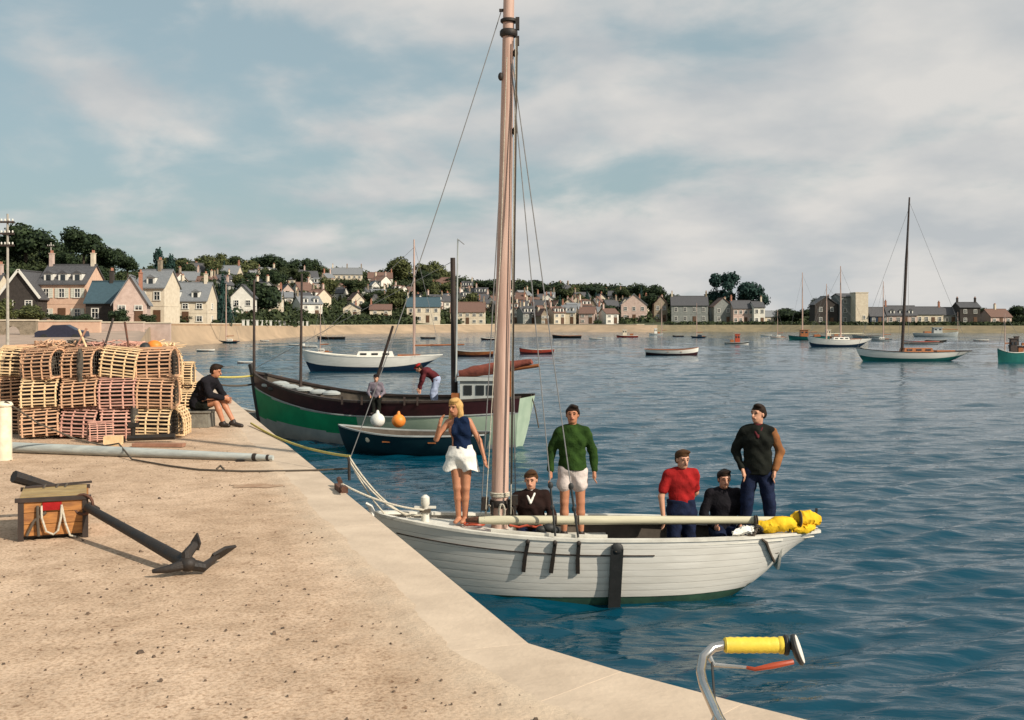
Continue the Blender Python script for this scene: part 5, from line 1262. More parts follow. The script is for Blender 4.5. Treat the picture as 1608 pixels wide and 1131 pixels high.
def person(label, loc, yaw, Ht, J=None, head=(0,0), top='red_cloth', sleeve='long', bottom='denim', leg='trousers', hair='dark_hair', hstyle='short', skin='skin', shoes='shoe_leather', fem=0, cap=None, collar=None, name='person', hh=.0095, sleeve_m=None, lite=False, crewneck=True, bulk=0.0, hemd=-.02):
    s = Ht/1.75; j = dict(STAND)
    if fem: j.update(sL=(-.155,0,1.41), sR=(.155,0,1.41))
    j.update(J or {}); g = {k: (np.array(v, float)*s if v is not None and not k.startswith('hand') else v) for k, v in j.items()}
    t = thing(name, label, 'person', loc, yaw)
    lat = (g['sR']-g['sL']); lat = lat/np.linalg.norm(lat); plat = g['hR']-g['hL']; plat = plat/np.linalg.norm(plat)
    f1 = 1-.10*fem
    tor = lambda e: [cone(g['pel'], g['wai'], (.108+.010*fem+e)*s, (.094-.012*fem+e)*s, .04, plat, 1.36+.06*fem), cone(g['wai'], g['che'], (.094-.012*fem+e)*s, (.114-.010*fem+e)*s, .04, lat, 1.36),
                     cone(g['che'], g['nec']-np.array([0,0,.05])*s, (.112-.012*fem+e)*s, (.066+e)*s, .05, lat, 1.45), cone(g['sL']*.93+g['sR']*.07, g['sR']*.93+g['sL']*.07, (.048*f1+e)*s, (.048*f1+e)*s, .05)]+[cone(g['nec']+np.array([0,.01,-.02])*s, lerp(g['nec'], g[k_], .62)+np.array([0,0,-.015])*s, (.050*f1+e*.7)*s, (.046*f1+e*.7)*s, .04) for k_ in ('sL','sR')]
    fw = np.array([math.sin(0), -1, 0.])
    if fem: tor0 = tor; tor = lambda e: tor0(e)+[elli(g['che']+np.array([x_,-.085,.0])*s, ((.06+e)*s,(.06+e)*s,(.06+e)*s), k=.03) for x_ in (-.075,.075)]
    arm = lambda S, E, W, e, full=True: [cone(S, E, (.050*f1+e)*s, (.039*f1+e)*s, .03)]+([cone(E, W, (.041*f1+e)*s, (.027*f1+e)*s, .015)] if full else [])
    legp = lambda Hh, K, A, e: [cone(Hh, K, (.088+e)*s, (.056+e)*s, .03), cone(K, lerp(K, A, .35), (.054+e)*s, (.056*f1+e)*s, .02), cone(lerp(K, A, .35), A, (.056*f1+e)*s, (.037+e)*s, .02)]
    hc = g['hea']; hy, hpitch = head; Rh = np.array((Matrix.Rotation(math.radians(hy),3,'Z') @ Matrix.Rotation(math.radians(-hpitch),3,'X')))
    def hp_(x, y, z): return hc+Rh@(np.array([x,y,z])*s)
    headp = [elli(hp_(0,.012,.03), (.076*s,.093*s,.088*s), Rh, .02), elli(hp_(0,-.012,-.045), (.060*s,.070*s,.068*s), Rh, .03), elli(hp_(0,-.045,-.088), (.030*s,.026*s,.022*s), Rh, .025),
             cone(hp_(0,-.082,.012), hp_(0,-.106,-.028), .010*s, .0145*s, .012), cone(hp_(-.045,-.072,.026), hp_(.045,-.072,.026), .012*s, .012*s, .015),
             elli(hp_(-.078,.008,-.005), (.010*s,.020*s,.032*s), Rh, .006), elli(hp_(.078,.008,-.005), (.010*s,.020*s,.032*s), Rh, .006),
             cone(hp_(-.02,-.083,-.052), hp_(.02,-.083,-.052), .011*s, .011*s, .01)]
    nk = [cone(g['nec']-np.array([0,-.01,.05])*s, hp_(0,.02,-.06), .058*f1*s, .052*f1*s, .025)]
    body = tor(0)+nk+headp
    for S, E, W, hd, sd in (('sL','eL','wL','handL',-1),('sR','eR','wR','handR',1)):
        body += arm(g[S], g[E], g[W], 0); body += hand(g[W], j[hd], sd, s)
    for Hh, K, A, T_ in (('hL','kL','aL','tL'),('hR','kR','aR','tR')): 
        body += legp(g[Hh], g[K], g[A], 0); tt = g[T_] if g[T_] is not None else g[A]+np.array([0,-.16,-.045])*s
        body += [cone(g[A]+np.array([0,.03,-.03])*s, tt, .036*s, .026*s, .02, np.cross(tt-g[A], [0,0,1]), 1.25)]
    V, Fq = volume(body, .0078 if not lite else .012); np_mesh('body', V, Fq, skin, t)
    # clothes
    def cl(prims, nm, m, wr=.004, sd=1, cuts=()): V, Fq = volume(prims, hh, wr*s, sd, cuts); return np_mesh(nm, V, Fq, m, t)
    sh = tor(.014+bulk)+([cone(g['pel']-np.array([0,0,.06])*s, lerp(g['pel'], g['wai'], .6), (.130+bulk)*s, (.120+bulk)*s, .03, plat, 1.32)] if not (fem or sleeve == 'short') else [])
    if collar or crewneck: sh += [cone(g['nec']-np.array([0,0,.055])*s, g['nec']+np.array([0,0,-.012])*s, .078*s, .060*s, .02)]
    sep_slv = []
    for S, E, W in (('sL','eL','wL'),('sR','eR','wR')):
        if sleeve == 'long':
            a = [cone(g[S], g[E], (.058+bulk)*s, (.050+bulk*.6)*s, .03), cone(g[E], lerp(g[E], g[W], .93), (.050+bulk*.6)*s, (.038+bulk*.3)*s, .02)]
            if sleeve_m and S == 'sR': sep_slv = a
            else: sh += a
        elif sleeve == 'short': sh += [cone(g[S], lerp(g[S], g[E], .72), .054*s, .053*s, .03)]
        elif sleeve == 'roll': sh += [cone(g[S], g[E], .060*s, .055*s, .03), cone(g[E], lerp(g[E], g[W], .2), .055*s, .052*s, .01)]
    # neckline and hem
    nk_, pe = g['nec'], g['pel']; axd = (g['che']-g['wai']); axd = axd/np.linalg.norm(axd)
    hem = g['pel']+axd*(.085 if fem else (.105 if sleeve == 'short' else hemd))*s
    def hemcut(Q): 
        d_ = -((Q-hem)@axd); near = ((Q-g['pel'])**2).sum(-1) < (.21*s)**2; return np.where(near, d_, -1.)
    cuts = [hemcut]
    if sleeve == 'none':
        cuts += [lambda Q: (Q[...,0]*lat[0]+Q[...,1]*lat[1])*1.0-(.150*s+(g['che']@lat)), lambda Q: -(Q[...,0]*lat[0]+Q[...,1]*lat[1])-(.150*s-(g['che']@lat))]
    cl(sh, 'top', top, .0062, 2, cuts)
    if sep_slv: cl(sep_slv, 'sleeve', sleeve_m, .004, 3)
    if collar: cl([cone(g['nec']-np.array([0,.0,.03])*s, g['nec']+np.array([0,0,.012])*s, .074*s, .066*s, .01), cone(g['nec']+np.array([-.05,-.06,-.01])*s, g['nec']+np.array([0,-.135,-.12])*s, .020*s, .015*s, .004), cone(g['nec']+np.array([.05,-.06,-.01])*s, g['nec']+np.array([0,-.135,-.12])*s, .020*s, .015*s, .004)], 'collar', collar, 0, 1)
    if leg != 'none':
        tk = (.012 if fem else .022) if (fem or sleeve == 'short') else 0; tr_ = [cone(g['pel'], lerp(g['pel'], g['wai'], .8), (.117+.014*fem+tk)*s, (.106-.004*fem+tk)*s, .03, plat, 1.36+.05*fem)]
        for Hh, K, A in (('hL','kL','aL'),('hR','kR','aR')):
            if leg == 'trousers': tr_ += [cone(g[Hh], g[K], .100*s, .078*s, .03), cone(g[K], lerp(g[K], g[A], .96), .078*s, .062*s, .02)]
            elif leg == 'shorts': tr_ += [cone(g[Hh], lerp(g[Hh], g[K], .45), .100*s, .100*s, .03)]
            elif leg == 'skirt': tr_ += [cone(g[Hh]+(g[Hh]-g['pel'])*.1, lerp(g[Hh], g[K], .42)+(g[Hh]-g['pel'])*.85, .105*s, .118*s, .05)]
        wc = lerp(g['pel'], g['wai'], .8)+axd*.03*s
        def wcut(Q): return np.where(((Q-g['wai'])**2).sum(-1) < (.25*s)**2, (Q-wc)@axd, -1.)
        cu = [wcut]
        if leg == 'skirt': hz = lerp(g['hL'], g['kL'], .42)[2]; cu.append(lambda Q: hz-Q[...,2]-.02*np.sin(Q[...,0]*30))
        cl(tr_, {'trousers':'trousers','shorts':'shorts','skirt':'shorts'}[leg], bottom, .0055, 5, cu)
    if shoes:
        for A, T_ in (('aL','tL'),('aR','tR')):
            tt = g[T_] if g[T_] is not None else g[A]+np.array([0,-.17,-.048])*s
            V, Fq = volume([cone(g[A]+np.array([0,.04,-.035])*s, tt, .044*s, .036*s, .02, np.cross(tt-g[A], [0,0,1]), 1.2), cone(g[A], g[A]+np.array([0,.02,-.03])*s, .045*s, .045*s, .02)], .011, cuts=[lambda Q: (min(tt[2], g[A][2])-.032*s)-Q[...,2]]); np_mesh('shoe', V, Fq, shoes, t)
    # hair
    def face(Q):   # keep hair off the face
        d_ = (Q-hc)@Rh; return np.minimum(-(d_[...,1]+.045*s), .052*s-d_[...,2]) if hstyle != 'long' else np.minimum(np.minimum(-(d_[...,1]+.045*s), .045*s-d_[...,2]), .056*s-abs(d_[...,0]))
    hp2 = [elli(hp_(0,.018,.046), (.0815*s,.099*s,.085*s), Rh, .02)]
    if hstyle == 'short': hp2 += [elli(hp_(0,.042,.005), (.0795*s,.070*s,.085*s), Rh, .02), elli(hp_(.02,-.045,.105), (.050*s,.040*s,.022*s), Rh, .02)]; cu = [face, lambda Q: (-.055*s)-((Q-hc)@Rh)[...,2], lambda Q: np.where(((Q-hc)@Rh)[...,2] < .035*s, -((Q-hc)@Rh)[...,1]-.022*s, -1.)]
    else: hp2 += [cone(hp_(-.05,.03,.02), hp_(-.07,.02,-.14), .055*s, .038*s, .03), cone(hp_(.05,.03,.02), hp_(.07,.02,-.15), .055*s, .038*s, .03), cone(hp_(0,.06,.0), hp_(0,.06,-.14), .065*s, .05*s, .03), elli(hp_(.02,-.05,.10), (.06*s,.05*s,.035*s), Rh, .02)]; cu = [face]
    V, Fq = volume(hp2, .0085, .0045*s, 1, cu); np_mesh('hair', V, Fq, hair, t)
    if cap:
        V, Fq = volume([elli(hp_(0,.012,.085), (.092*s,.108*s,.055*s), Rh, .02), cone(hp_(-.03,-.10,.062), hp_(.03,-.10,.062), .018*s, .018*s, .02)], .009, 0, 1, [lambda Q: (.055*s)-((Q-hc)@Rh)[...,2]]); np_mesh('cap', V, Fq, cap, t)
    if not lite:
        for x_ in (-.030,.030):
            q = MB().ell(Vector(hp_(x_,-.079,.008)), (.013*s,.008*s,.007*s), 9, 6); link('eye', mesh_of('eye', q, 'eye'), t)
            q = MB().tube([Vector(hp_(x_*.45,-.092,.030)), Vector(hp_(x_,-.092,.035)), Vector(hp_(x_*1.6,-.080,.028))], [.003,.0045,.003], 6); link('eyebrow', mesh_of('eyebrow', q, hair), t)
        q = MB().tube([Vector(hp_(-.024,-.090,-.050)), Vector(hp_(0,-.096,-.049)), Vector(hp_(.024,-.090,-.050))], [.003,.006,.003], 6); link('mouth', mesh_of('mouth', q, 'lip'), t)
    return t
mat('pale_cloth', (.66,.58,.54), (.5,.43,.40), .8, 8, .4, bdist=.02)
# 1 the girl on the foredeck
person('blonde girl in navy sleeveless top and white shorts on the foredeck, hand at her chin', ((724-CX)*14.15/F, 14.15, .872), math.radians(-14), 1.62,
   dict(hea=(-.075,-.045,1.60), nec=(-.045,-.01,1.44), che=(-.02,0,1.29), wai=(0,0,1.07), sL=(-.195,.02,1.385), sR=(.125,-.03,1.41), eL=(-.335,-.08,1.155), wL=(-.25,-.205,1.36), handL=(.25,.12,1), eR=(.265,.0,1.14), wR=(.345,-.03,.915), handR=(.25,-.1,-1),
        kL=(-.045,-.04,.49), kR=(.075,-.02,.49), aL=(-.04,.02,.07), aR=(.05,.03,.07), hL=(-.085,0,.90), hR=(.085,0,.90)), head=(-18,-2), top='navy_cloth', sleeve='none', bottom='white_cloth', leg='skirt', hair='blonde_hair', hstyle='long', skin='skin_tan', shoes=None, fem=1, crewneck=False)
# 2 green sweater
person('young man in green sweater and pale shorts standing amidships, arms down', ((899-CX)*14.4/F, 14.42, .60), math.radians(-3), 1.76,
   dict(eL=(-.275,.03,1.15), wL=(-.285,-.03,.90), eR=(.27,.03,1.15), wR=(.285,-.03,.90), sL=(-.178,0,1.395), sR=(.178,0,1.395)), head=(-4,3), top='green_knit', bottom='pale_cloth', leg='shorts', skin='skin_tan', bulk=.002, collar=None)
# 3 the man on the right
person('man in dark jacket and jeans standing at the stern, one sleeve brown in the sun', ((1190-CX)*14.3/F, 14.3, .60), math.radians(-12), 1.78,
   dict(sL=(-.178,0,1.395), sR=(.178,0,1.395), eL=(-.285,.05,1.14), wL=(-.195,-.07,.93), handL=(.3,-.1,-1), eR=(.28,.05,1.14), wR=(.21,-.06,.92), handR=(-.2,-.1,-1), kL=(-.14,-.01,.49), kR=(.14,-.01,.49), aL=(-.16,.02,.085), aR=(.17,.02,.085)),
   head=(-38,3), top='jacket_dark', bottom='denim', bulk=.004, hemd=-.07, sleeve_m='sleeve_brown', collar='maroon_cloth')
# 4 red shirt
person('man in red short sleeved shirt standing in the cockpit, one arm hanging down', ((1070-CX)*14.2/F, 14.2, .09), math.radians(6), 1.74,
   dict(hea=(.0,-.07,1.60), nec=(-.005,-.03,1.45), sL=(-.19,-.02,1.41), sR=(.17,-.02,1.40), eL=(-.275,-.03,1.12), wL=(-.255,-.06,.86), eR=(.215,.09,1.15), wR=(.11,.16,1.0), handR=(-.8,.1,-.3)), head=(12,-4), top='red_cloth', sleeve='short', bottom='denim', hair='brown_hair')
SIT = dict(pel=(0,0,.10), wai=(0,-.01,.26), che=(0,-.03,.47), nec=(0,-.04,.635), hea=(0,-.07,.80), sL=(-.18,-.03,.59), sR=(.18,-.03,.59), eL=(-.27,-.06,.32), eR=(.27,-.06,.32), wL=(-.17,-.28,.20), wR=(.17,-.28,.20), handL=(.3,-1,-.2), handR=(-.3,-1,-.2),
   hL=(-.09,-.02,.09), hR=(.09,-.02,.09), kL=(-.12,-.40,.10), kR=(.12,-.40,.10), aL=(-.12,-.30,-.32), aR=(.12,-.30,-.32), tL=(-.12,-.44,-.37), tR=(.12,-.44,-.37))
def sitj(**k): d = dict(SIT); d.update(k); return d
# 5 dark sitter
person('man in dark sweater sitting between the red shirt and the standing jacket man', ((1135-CX)*14.52/F, 14.52, .60), math.radians(2), 1.74, sitj(hea=(.0,-.09,.79)), head=(4,-3), top='black_knit', bottom='denim', bulk=.002)
# 6 sitter by the mast
person('man in dark sweater with white collar sitting just right of the thick mast', ((834-CX)*14.36/F, 14.36, .60), math.radians(-4), 1.74, sitj(sL=(-.19,-.05,.57), sR=(.185,-.02,.59), eL=(-.30,-.12,.36), wL=(-.34,-.22,.27), handL=(-.6,-.6,-.2), eR=(.29,-.08,.33), wR=(.17,-.26,.30)), head=(-6,-6), top='brown_knit', bottom='denim', collar='white_cloth', bulk=.004, hair='brown_hair')
# 7 the man on the quay
sx_, sy_ = (311-CX)*20.3/F, 20.3
person('man in dark pullover with bare legs sitting on a stone block at the quay edge', (sx_, sy_, QZ+.30), math.radians(80), 1.76,
   dict(pel=(0,.02,.10), wai=(0,-.03,.25), che=(0,-.16,.45), nec=(0,-.27,.585), hea=(0,-.35,.72), sL=(-.185,-.22,.54), sR=(.185,-.22,.54), eL=(-.23,-.34,.30), wL=(-.07,-.52,.24), handL=(.4,-.8,-.2), eR=(.23,-.38,.28), wR=(.06,-.50,.20), handR=(-.4,-.8,-.3),
        hL=(-.09,0,.09), hR=(.09,0,.09), kL=(-.10,-.40,.16), kR=(.06,-.42,.22), aL=(-.06,-.52,-.21), aR=(-.02,-.70,-.19), tL=(-.05,-.62,-.265), tR=(-.02,-.86,-.27)), head=(8,-14), top='black_knit', bottom='jacket_dark', leg='shorts', skin='skin_tan', bulk=.012, collar=None)
q = MB(); q.box((0,0,.145), (.50,.44,.29), taper=.97); q.box((0,0,.30), (.54,.48,.05)); single('stone_block', 'square grey stone block under the seated man', 'block', q.__class__().box((sx_,sy_,QZ+.135), (.52,.46,.27), taper=.96).box((sx_,sy_,QZ+.285), (.55,.49,.03)), 'stone_block', (sx_,sy_,QZ))
# 8, 9 people on the green boat
gx8 = P(676,590,30.6)
person('man in maroon jacket and pale blue trousers bending forward on the green boat', (gx8.x+.05, gx8.y, .93), math.radians(-80), 1.72,
   dict(pel=(0,.12,.90), wai=(0,.02,1.0), che=(0,-.16,1.10), nec=(0,-.28,1.16), hea=(0,-.38,1.20), sL=(-.18,-.22,1.12), sR=(.18,-.22,1.12), eL=(-.2,-.30,.86), wL=(-.18,-.36,.64), eR=(.2,-.30,.86), wR=(.18,-.36,.64), hL=(-.09,.12,.87), hR=(.09,.12,.87), kL=(-.10,.08,.48), kR=(.10,.0,.48), aL=(-.1,.12,.085), aR=(.1,.06,.085)),
   head=(0,-35), top='maroon_cloth', bottom='blue_work', lite=True, cap='red_cloth')
gx9 = P(592,630,29.9)
person('person in grey top and dark trousers sitting on the rail of the green boat', (gx9.x, 29.75, 1.24), math.radians(0), 1.40, sitj(kL=(-.08,-.2,.08), kR=(.1,-.22,.08), aL=(-.06,-.26,-.33), aR=(.12,-.26,-.33)), head=(0,-8), top='grey_cloth', bottom='jacket_dark', lite=True, cap='black_knit')
# ------------------------------------------------------------ lobster pots
PL, PW, PHt = .63, .48, .50
lath_me = {m: mesh_of('lath', MB().box((0,0,0), (PL,.023,.009)), m, False) for m in ('lath','lath_pale','lath_red')}
def hoop_mesh(m):
    q = MB(); r = .017; pts = [(0,-PW/2,0)]+[(0,-PW/2*math.cos(a), .20+(PHt-.22)*math.sin(a)) for a in np.linspace(0, math.pi, 11)]+[(0,PW/2,0)]
    q.tube([(0,y*.96,z) for _, y, z in pts], r, 6); q.beam((0,-PW/2,.015),(0,PW/2,.015),.03,.03); return mesh_of('hoop', q, m)
hoop_me = {m: hoop_mesh(m) for m in ('lath','lath_pale','lath_red')}
def net_mesh():
    q = MB(); 
    def top(y): return .20+(PHt-.24)*math.sqrt(max(0, 1-(y/(PW/2*.96))**2))
    for i in range(1, 9): y = -PW/2+PW*i/9; q.beam((0,y,.03),(0,y,top(y)),.006,.006)
    for k in range(1, 8):
        z = .06*k; hw = PW/2*.94 if z < .2 else PW/2*.94*math.sqrt(max(0,1-((z-.2)/(PHt-.22))**2)); q.beam((0,-hw,z),(0,hw,z),.006,.006)
    return mesh_of('end_net', q, 'net', False)
net_me = net_mesh()
fun = MB(); fun.lathe((0,0,.26), [(.13,-.10),(.07,0),(.13,.10)], 10, R=Matrix.Rotation(math.pi/2,3,'Y')); fun_me = mesh_of('entrance_neck', fun, 'net')
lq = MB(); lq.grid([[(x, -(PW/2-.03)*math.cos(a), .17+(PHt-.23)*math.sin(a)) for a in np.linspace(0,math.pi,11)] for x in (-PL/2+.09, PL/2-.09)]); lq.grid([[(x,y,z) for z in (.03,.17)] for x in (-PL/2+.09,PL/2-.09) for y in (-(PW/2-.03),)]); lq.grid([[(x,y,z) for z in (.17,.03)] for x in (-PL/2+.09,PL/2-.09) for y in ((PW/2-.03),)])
lin_me = mesh_of('shade_lining', lq, 'lining', True)  # dark shell added inside each pot to stand for the shade there
SLATS = []
for k in range(15):      # round the arch
    a = math.pi*(k+.25)/14.5; y, z = -PW/2*math.cos(a)*1.0, .20+(PHt-.20)*math.sin(a); SLATS.append((y, z, math.atan2((PHt-.2)*math.cos(a)*1.0, PW/2*math.sin(a))))
for z in (.045,.095,.145): SLATS += [(-PW/2*.985, z, math.pi/2), (PW/2*.985, z, math.pi/2)]
for y in (-.16,0,.16): SLATS.append((y, .0, 0))
def pot(loc, rz, tilt, m, label, s=1.0):
    t = thing('lobster_pot', label, 'lobster pot', loc, rz, 'slatted wooden lobster pots stacked on the quay'); t.rotation_euler = (tilt[0], tilt[1], rz); t.scale = (s,)*3
    for y, z, a in SLATS:
        o = link('lath', lath_me[m], t, (random.uniform(-.012,.012), y, z+.012), (a,0,random.uniform(-.02,.02)))
    for x in (-PL/2+.03, -PL/6, PL/6, PL/2-.03): link('hoop', hoop_me[m], t, (x,0,.004))
    for x in (-PL/2+.03, PL/2-.03): link('end_net', net_me, t, (x,0,0))
    link('entrance_neck', fun_me, t); link('shade_lining', lin_me, t)
    return t
pr_ = random.Random(5)
cols_ = ['leftmost', 'second', 'third', 'rightmost']
COLX = [(68-CX)*18.35/F, (129-CX)*18.35/F, (189-CX)*18.35/F, (248-CX)*18.35/F]
ORD = ['front', 'second', 'back']
LEV = ['bottom', 'middle', 'upper', 'top']
def lv(z): return QZ+.02+z*.485
for ci, cx_ in enumerate(COLX):
    cn = ('left-hand','second','third','right-hand')[ci]
    for lay in range(3):
        for k in range(3):
            x = cx_*(1+lay*.031)+pr_.uniform(-.05,.05)-.02*k; y = 18.35+lay*.56+pr_.uniform(-.05,.05)+(.07*k); m = pr_.choice(['lath','lath','lath_red','lath_pale'] if ci < 3 else ['lath','lath_pale','lath_pale'])
            rz = pr_.uniform(-.16,.16)
            if pr_.random() < .18: rz += pr_.choice((1,-1))*pr_.uniform(.3,1.3)
            lab = 'lobster pot in the %s layer of the %s stack, %s row' % (LEV[k], cn, ORD[lay])
            pot((x, y, lv(k)+pr_.uniform(0,.015)), rz, (pr_.uniform(-.10,.10), pr_.uniform(-.11,.11)), m, lab)
# the left stack standing further back, the end-on pots between stacks, the pot behind the seated man
for k in range(3):
    for lay in range(2):
        pot(((18-CX)*18.9/F*(1+lay*.03)+.02*k, 19.2+lay*.55, lv(k)), pr_.uniform(-.1,.1)+(.25 if k == 1 else 0), (0, pr_.uniform(-.08,.08)), pr_.choice(['lath','lath_pale']), 'lobster pot, %s layer, in the far left stack at the picture edge, %s row' % (LEV[k], ORD[lay]))
pot(((272-CX)*18.7/F, 18.7, lv(0)), math.pi/2+.1, (0,0), 'lath_pale', 'pale lobster pot standing end-on at the right foot of the pile')
pot(((250-CX)*19.1/F, 19.1, lv(1)), math.pi/2-.15, (0,0), 'lath_pale', 'pale lobster pot end-on at the right side, middle height')
pot(((248-CX)*19.2/F, 19.2, lv(2)), math.pi/2+.12, (0,0), 'lath', 'lobster pot end-on at the right side, near the top')
pot(((152-CX)*17.6/F, 17.75, QZ+.02), .5, (0,0), 'lath_red', 'single reddish lobster pot standing on the ground in front of the pile', .62)
for k, (px, D, yy) in enumerate(((288,22.5,0),(298,25.5,0),(283,25.0,1))): pot(((px-CX)*D/F, D, lv(yy)), .05*k, (0,0), 'lath_pale', ('pale lobster pot just left of the seated man', 'pale lobster pot behind the seated man, farthest along the quay', 'pale lobster pot on top, behind the seated man')[k])
for i, (px, y0, w_, m, lab) in enumerate(((88,546,.42,'lath','flat heap of loose laths and cord on the left part of the pile'),(165,548,.40,'lath_red','reddish heap of loose laths and cord on the middle of the pile'),(128,545,.22,'net','small dark net heap on top near the left of the pile'),(205,547,.26,'lath_red','small pinkish cord heap on top right of the middle of the pile'),(255,549,.20,'lath_pale','pale cord heap on top at the right end of the pile'))):
    q = MB(); c_ = P(px, y0, 19.1+.1*i); r9 = random.Random(40+i)
    for k in range(26):
        a = r9.uniform(0,3.14); x, y = c_.x+r9.uniform(-w_,w_), c_.y+r9.uniform(-.35,.35); z = c_.z+.01+r9.random()*.13*(1-abs(x-c_.x)/w_*.7); l_ = r9.uniform(.12,.30)
        q.beam((x-l_*math.cos(a),y-l_*math.sin(a),z), (x+l_*math.cos(a),y+l_*math.sin(a),z+r9.uniform(-.05,.09)), .022, .010)
    for k in range(5): cc_ = Vector((c_.x+r9.uniform(-w_*.6,w_*.6), c_.y+r9.uniform(-.2,.1), c_.z+.07)); q.tube([cc_+Vector((.11*math.cos(a), .10*math.sin(a), .05*math.sin(2*a+k))) for a in np.linspace(0,6.28,13)], .012, 5)
    single('lath_heap', lab, 'heap', q, m, c_-Vector((0,0,.02)), smooth=False)['kind'] = 'stuff'
# oars and stakes lying over the pile
for i, (x0, y0, x1, y1, m, lab) in enumerate(((112,560,136,516,'plank_red','pale stake leaning on the pile, left one of a crossed pair'),(140,556,124,518,'lath_pale','pale stake leaning on the pile, right one of a crossed pair'),(158,565,178,500,'dark_wood','dark oar sticking up from the pile beside the crossed stakes'),(204,560,196,506,'rust','rusty stake sticking up above the right part of the pile'))):
    a, b_ = P(x0, y0, 18.7), P(x1, y1, 18.9); single('stake' if 'stake' in lab else 'oar', lab, 'stake', MB().tube([a, b_], [.016,.02], 8), m, a)
q = MB(); p = P(242,546,18.9); q.ell(p+Vector((0,0,.02)), (.14,.12,.11), 12, 8); single('orange_float', 'orange float lying on top of the pot pile at right', 'float', q, 'orange_buoy', p-Vector((0,0,.09)))
q = MB(); p = P(228,547,18.8); q.ell(p, (.10,.1,.10), 12, 8); single('dark_float', 'black float on the pot pile left of the orange one', 'float', q, 'black_rubber', p-Vector((0,0,.1)))
def bundle_at(px, y0, y1, D, w_, label, m='net'):
    a, c = P(px, y1, D), P(px, y0, D); pts, rs = densify([a, a.lerp(c,.3), a.lerp(c,.7), c], [w_*.6, w_, w_*.9, w_*.4]); q = lumpy(pts, rs, px, 12); single('dark_bundle', label, 'net', q, m, a)  # lumpy dark bundle set in a gap of the pile
bundle_at(41, 552, 676, 18.55, .10, 'long black bundle hanging between the left stacks'); bundle_at(126, 548, 600, 18.3, .06, 'short black bundle in the gap right of the left-hand stack'); bundle_at(211, 628, 688, 18.2, .07, 'dark bundle at the foot of the pile, right of its middle')
# ------------------------------------------------------------ other things on the quay
# long grey spar
q = MB(); a, b_ = Vector((-8.2,16.55,QZ+.085)), Vector((-3.33,15.30,QZ+.055)); q.tube([a, a.lerp(b_,.5), a.lerp(b_,.93), b_], [.078,.07,.05,.035], 18)
sp = thing('spar', 'long grey spar lying on the quay in front of the pots', 'spar', a.lerp(b_,.5)-Vector((0,0,.07))); part('pole', q, 'spar_grey', sp, world=True)
q = MB(); d = (b_-a).normalized(); q.lathe(a.lerp(b_,.945), [(.052,-.03),(.055,0),(.048,.03)], 12, R=d.to_track_quat('Z','Y').to_matrix()); q.lathe(a.lerp(b_,.985), [(.042,-.02),(.046,0),(.04,.02)], 12, R=d.to_track_quat('Z','Y').to_matrix()); part('iron_band', q, 'black_iron', sp, world=True)
for t_ in (.12,.9): part('chock', MB().box(a.lerp(b_,t_)+Vector((0,0,-.075)), (.12,.22,.045), rz=.25), 'dark_wood', sp, world=True)
# white post at the left edge
pp = Vector(((6-CX)*15.5/F, 15.5, QZ)); t = thing('mooring_post', 'thick white painted mooring post at the left edge', 'post', pp)
link('post', mesh_of('post', MB().lathe((0,0,0), [(.12,0),(.11,.05),(.105,.74),(.10,.76)], 18), 'post_white'), t); link('cap', mesh_of('cap', MB().lathe((0,0,.76), [(.12,0),(.125,.02),(.10,.06),(.03,.07)], 18), 'post_white'), t)
# long rope from post across the pots to the quay edge
rp_ = [P(8,630,15.4), P(60,665,15.9), P(120,690,16.1), P(165,700,16.15), Vector((-5.75,16.05,QZ+.17)), Vector((-5.35,15.45,QZ+.015)), Vector((-4.6,14.78,QZ+.012)), Vector((-4.1,14.42,QZ+.012)), Vector((-3.5,14.28,QZ+.012)), Vector((-3.0,14.30,QZ+.012)), Vector((-2.62,14.36,QZ+.012)), Vector((-2.12,14.25,QZ+.05))]
single('long_rope', 'long thin rope from the white post over the spar to the quay edge', 'rope', MB().tube(rp_, .0125, 6), 'rope_dark' , rp_[5])
q = MB().tube([P(340,738,14.45)+Vector((0,0,.01)), P(346,735,14.5)+Vector((0,0,.03)), P(352,739,14.4)+Vector((0,0,.01))], .014, 6); single('rope_knot', 'small knot in the long rope lying on the quay', 'rope', q, 'rope_dark', P(346,740,14.4))
# planks and iron near the foot of the pile
single('plank', 'reddish brown plank lying in front of the pots', 'plank', MB().box((-5.50,17.1,QZ+.03), (.80,.16,.05), rz=-.06), 'plank_red', (-5.5,17.1,QZ))
q = MB(); q.tube([(-6.2,17.7,QZ+.07),(-5.45,17.75,QZ+.09)], .05, 8); q.tube([(-6.12,17.72,QZ+.03),(-6.1,17.7,QZ+.28)], .035, 8); q.box((-6.1,17.7,QZ+.28), (.16,.08,.07)); q.box((-6.28,17.6,QZ+.03), (.12,.14,.05))
single('iron_grapnel', 'black iron fitting with an upright lug by the pots', 'ironwork', q, 'black_iron', (-5.9,17.7,QZ))
single('small_box', 'small pale wooden box end beside the black iron fitting', 'box', MB().box((-6.30,17.35,QZ+.07), (.26,.2,.14), rz=.1), 'lath_pale', (-6.3,17.35,QZ))
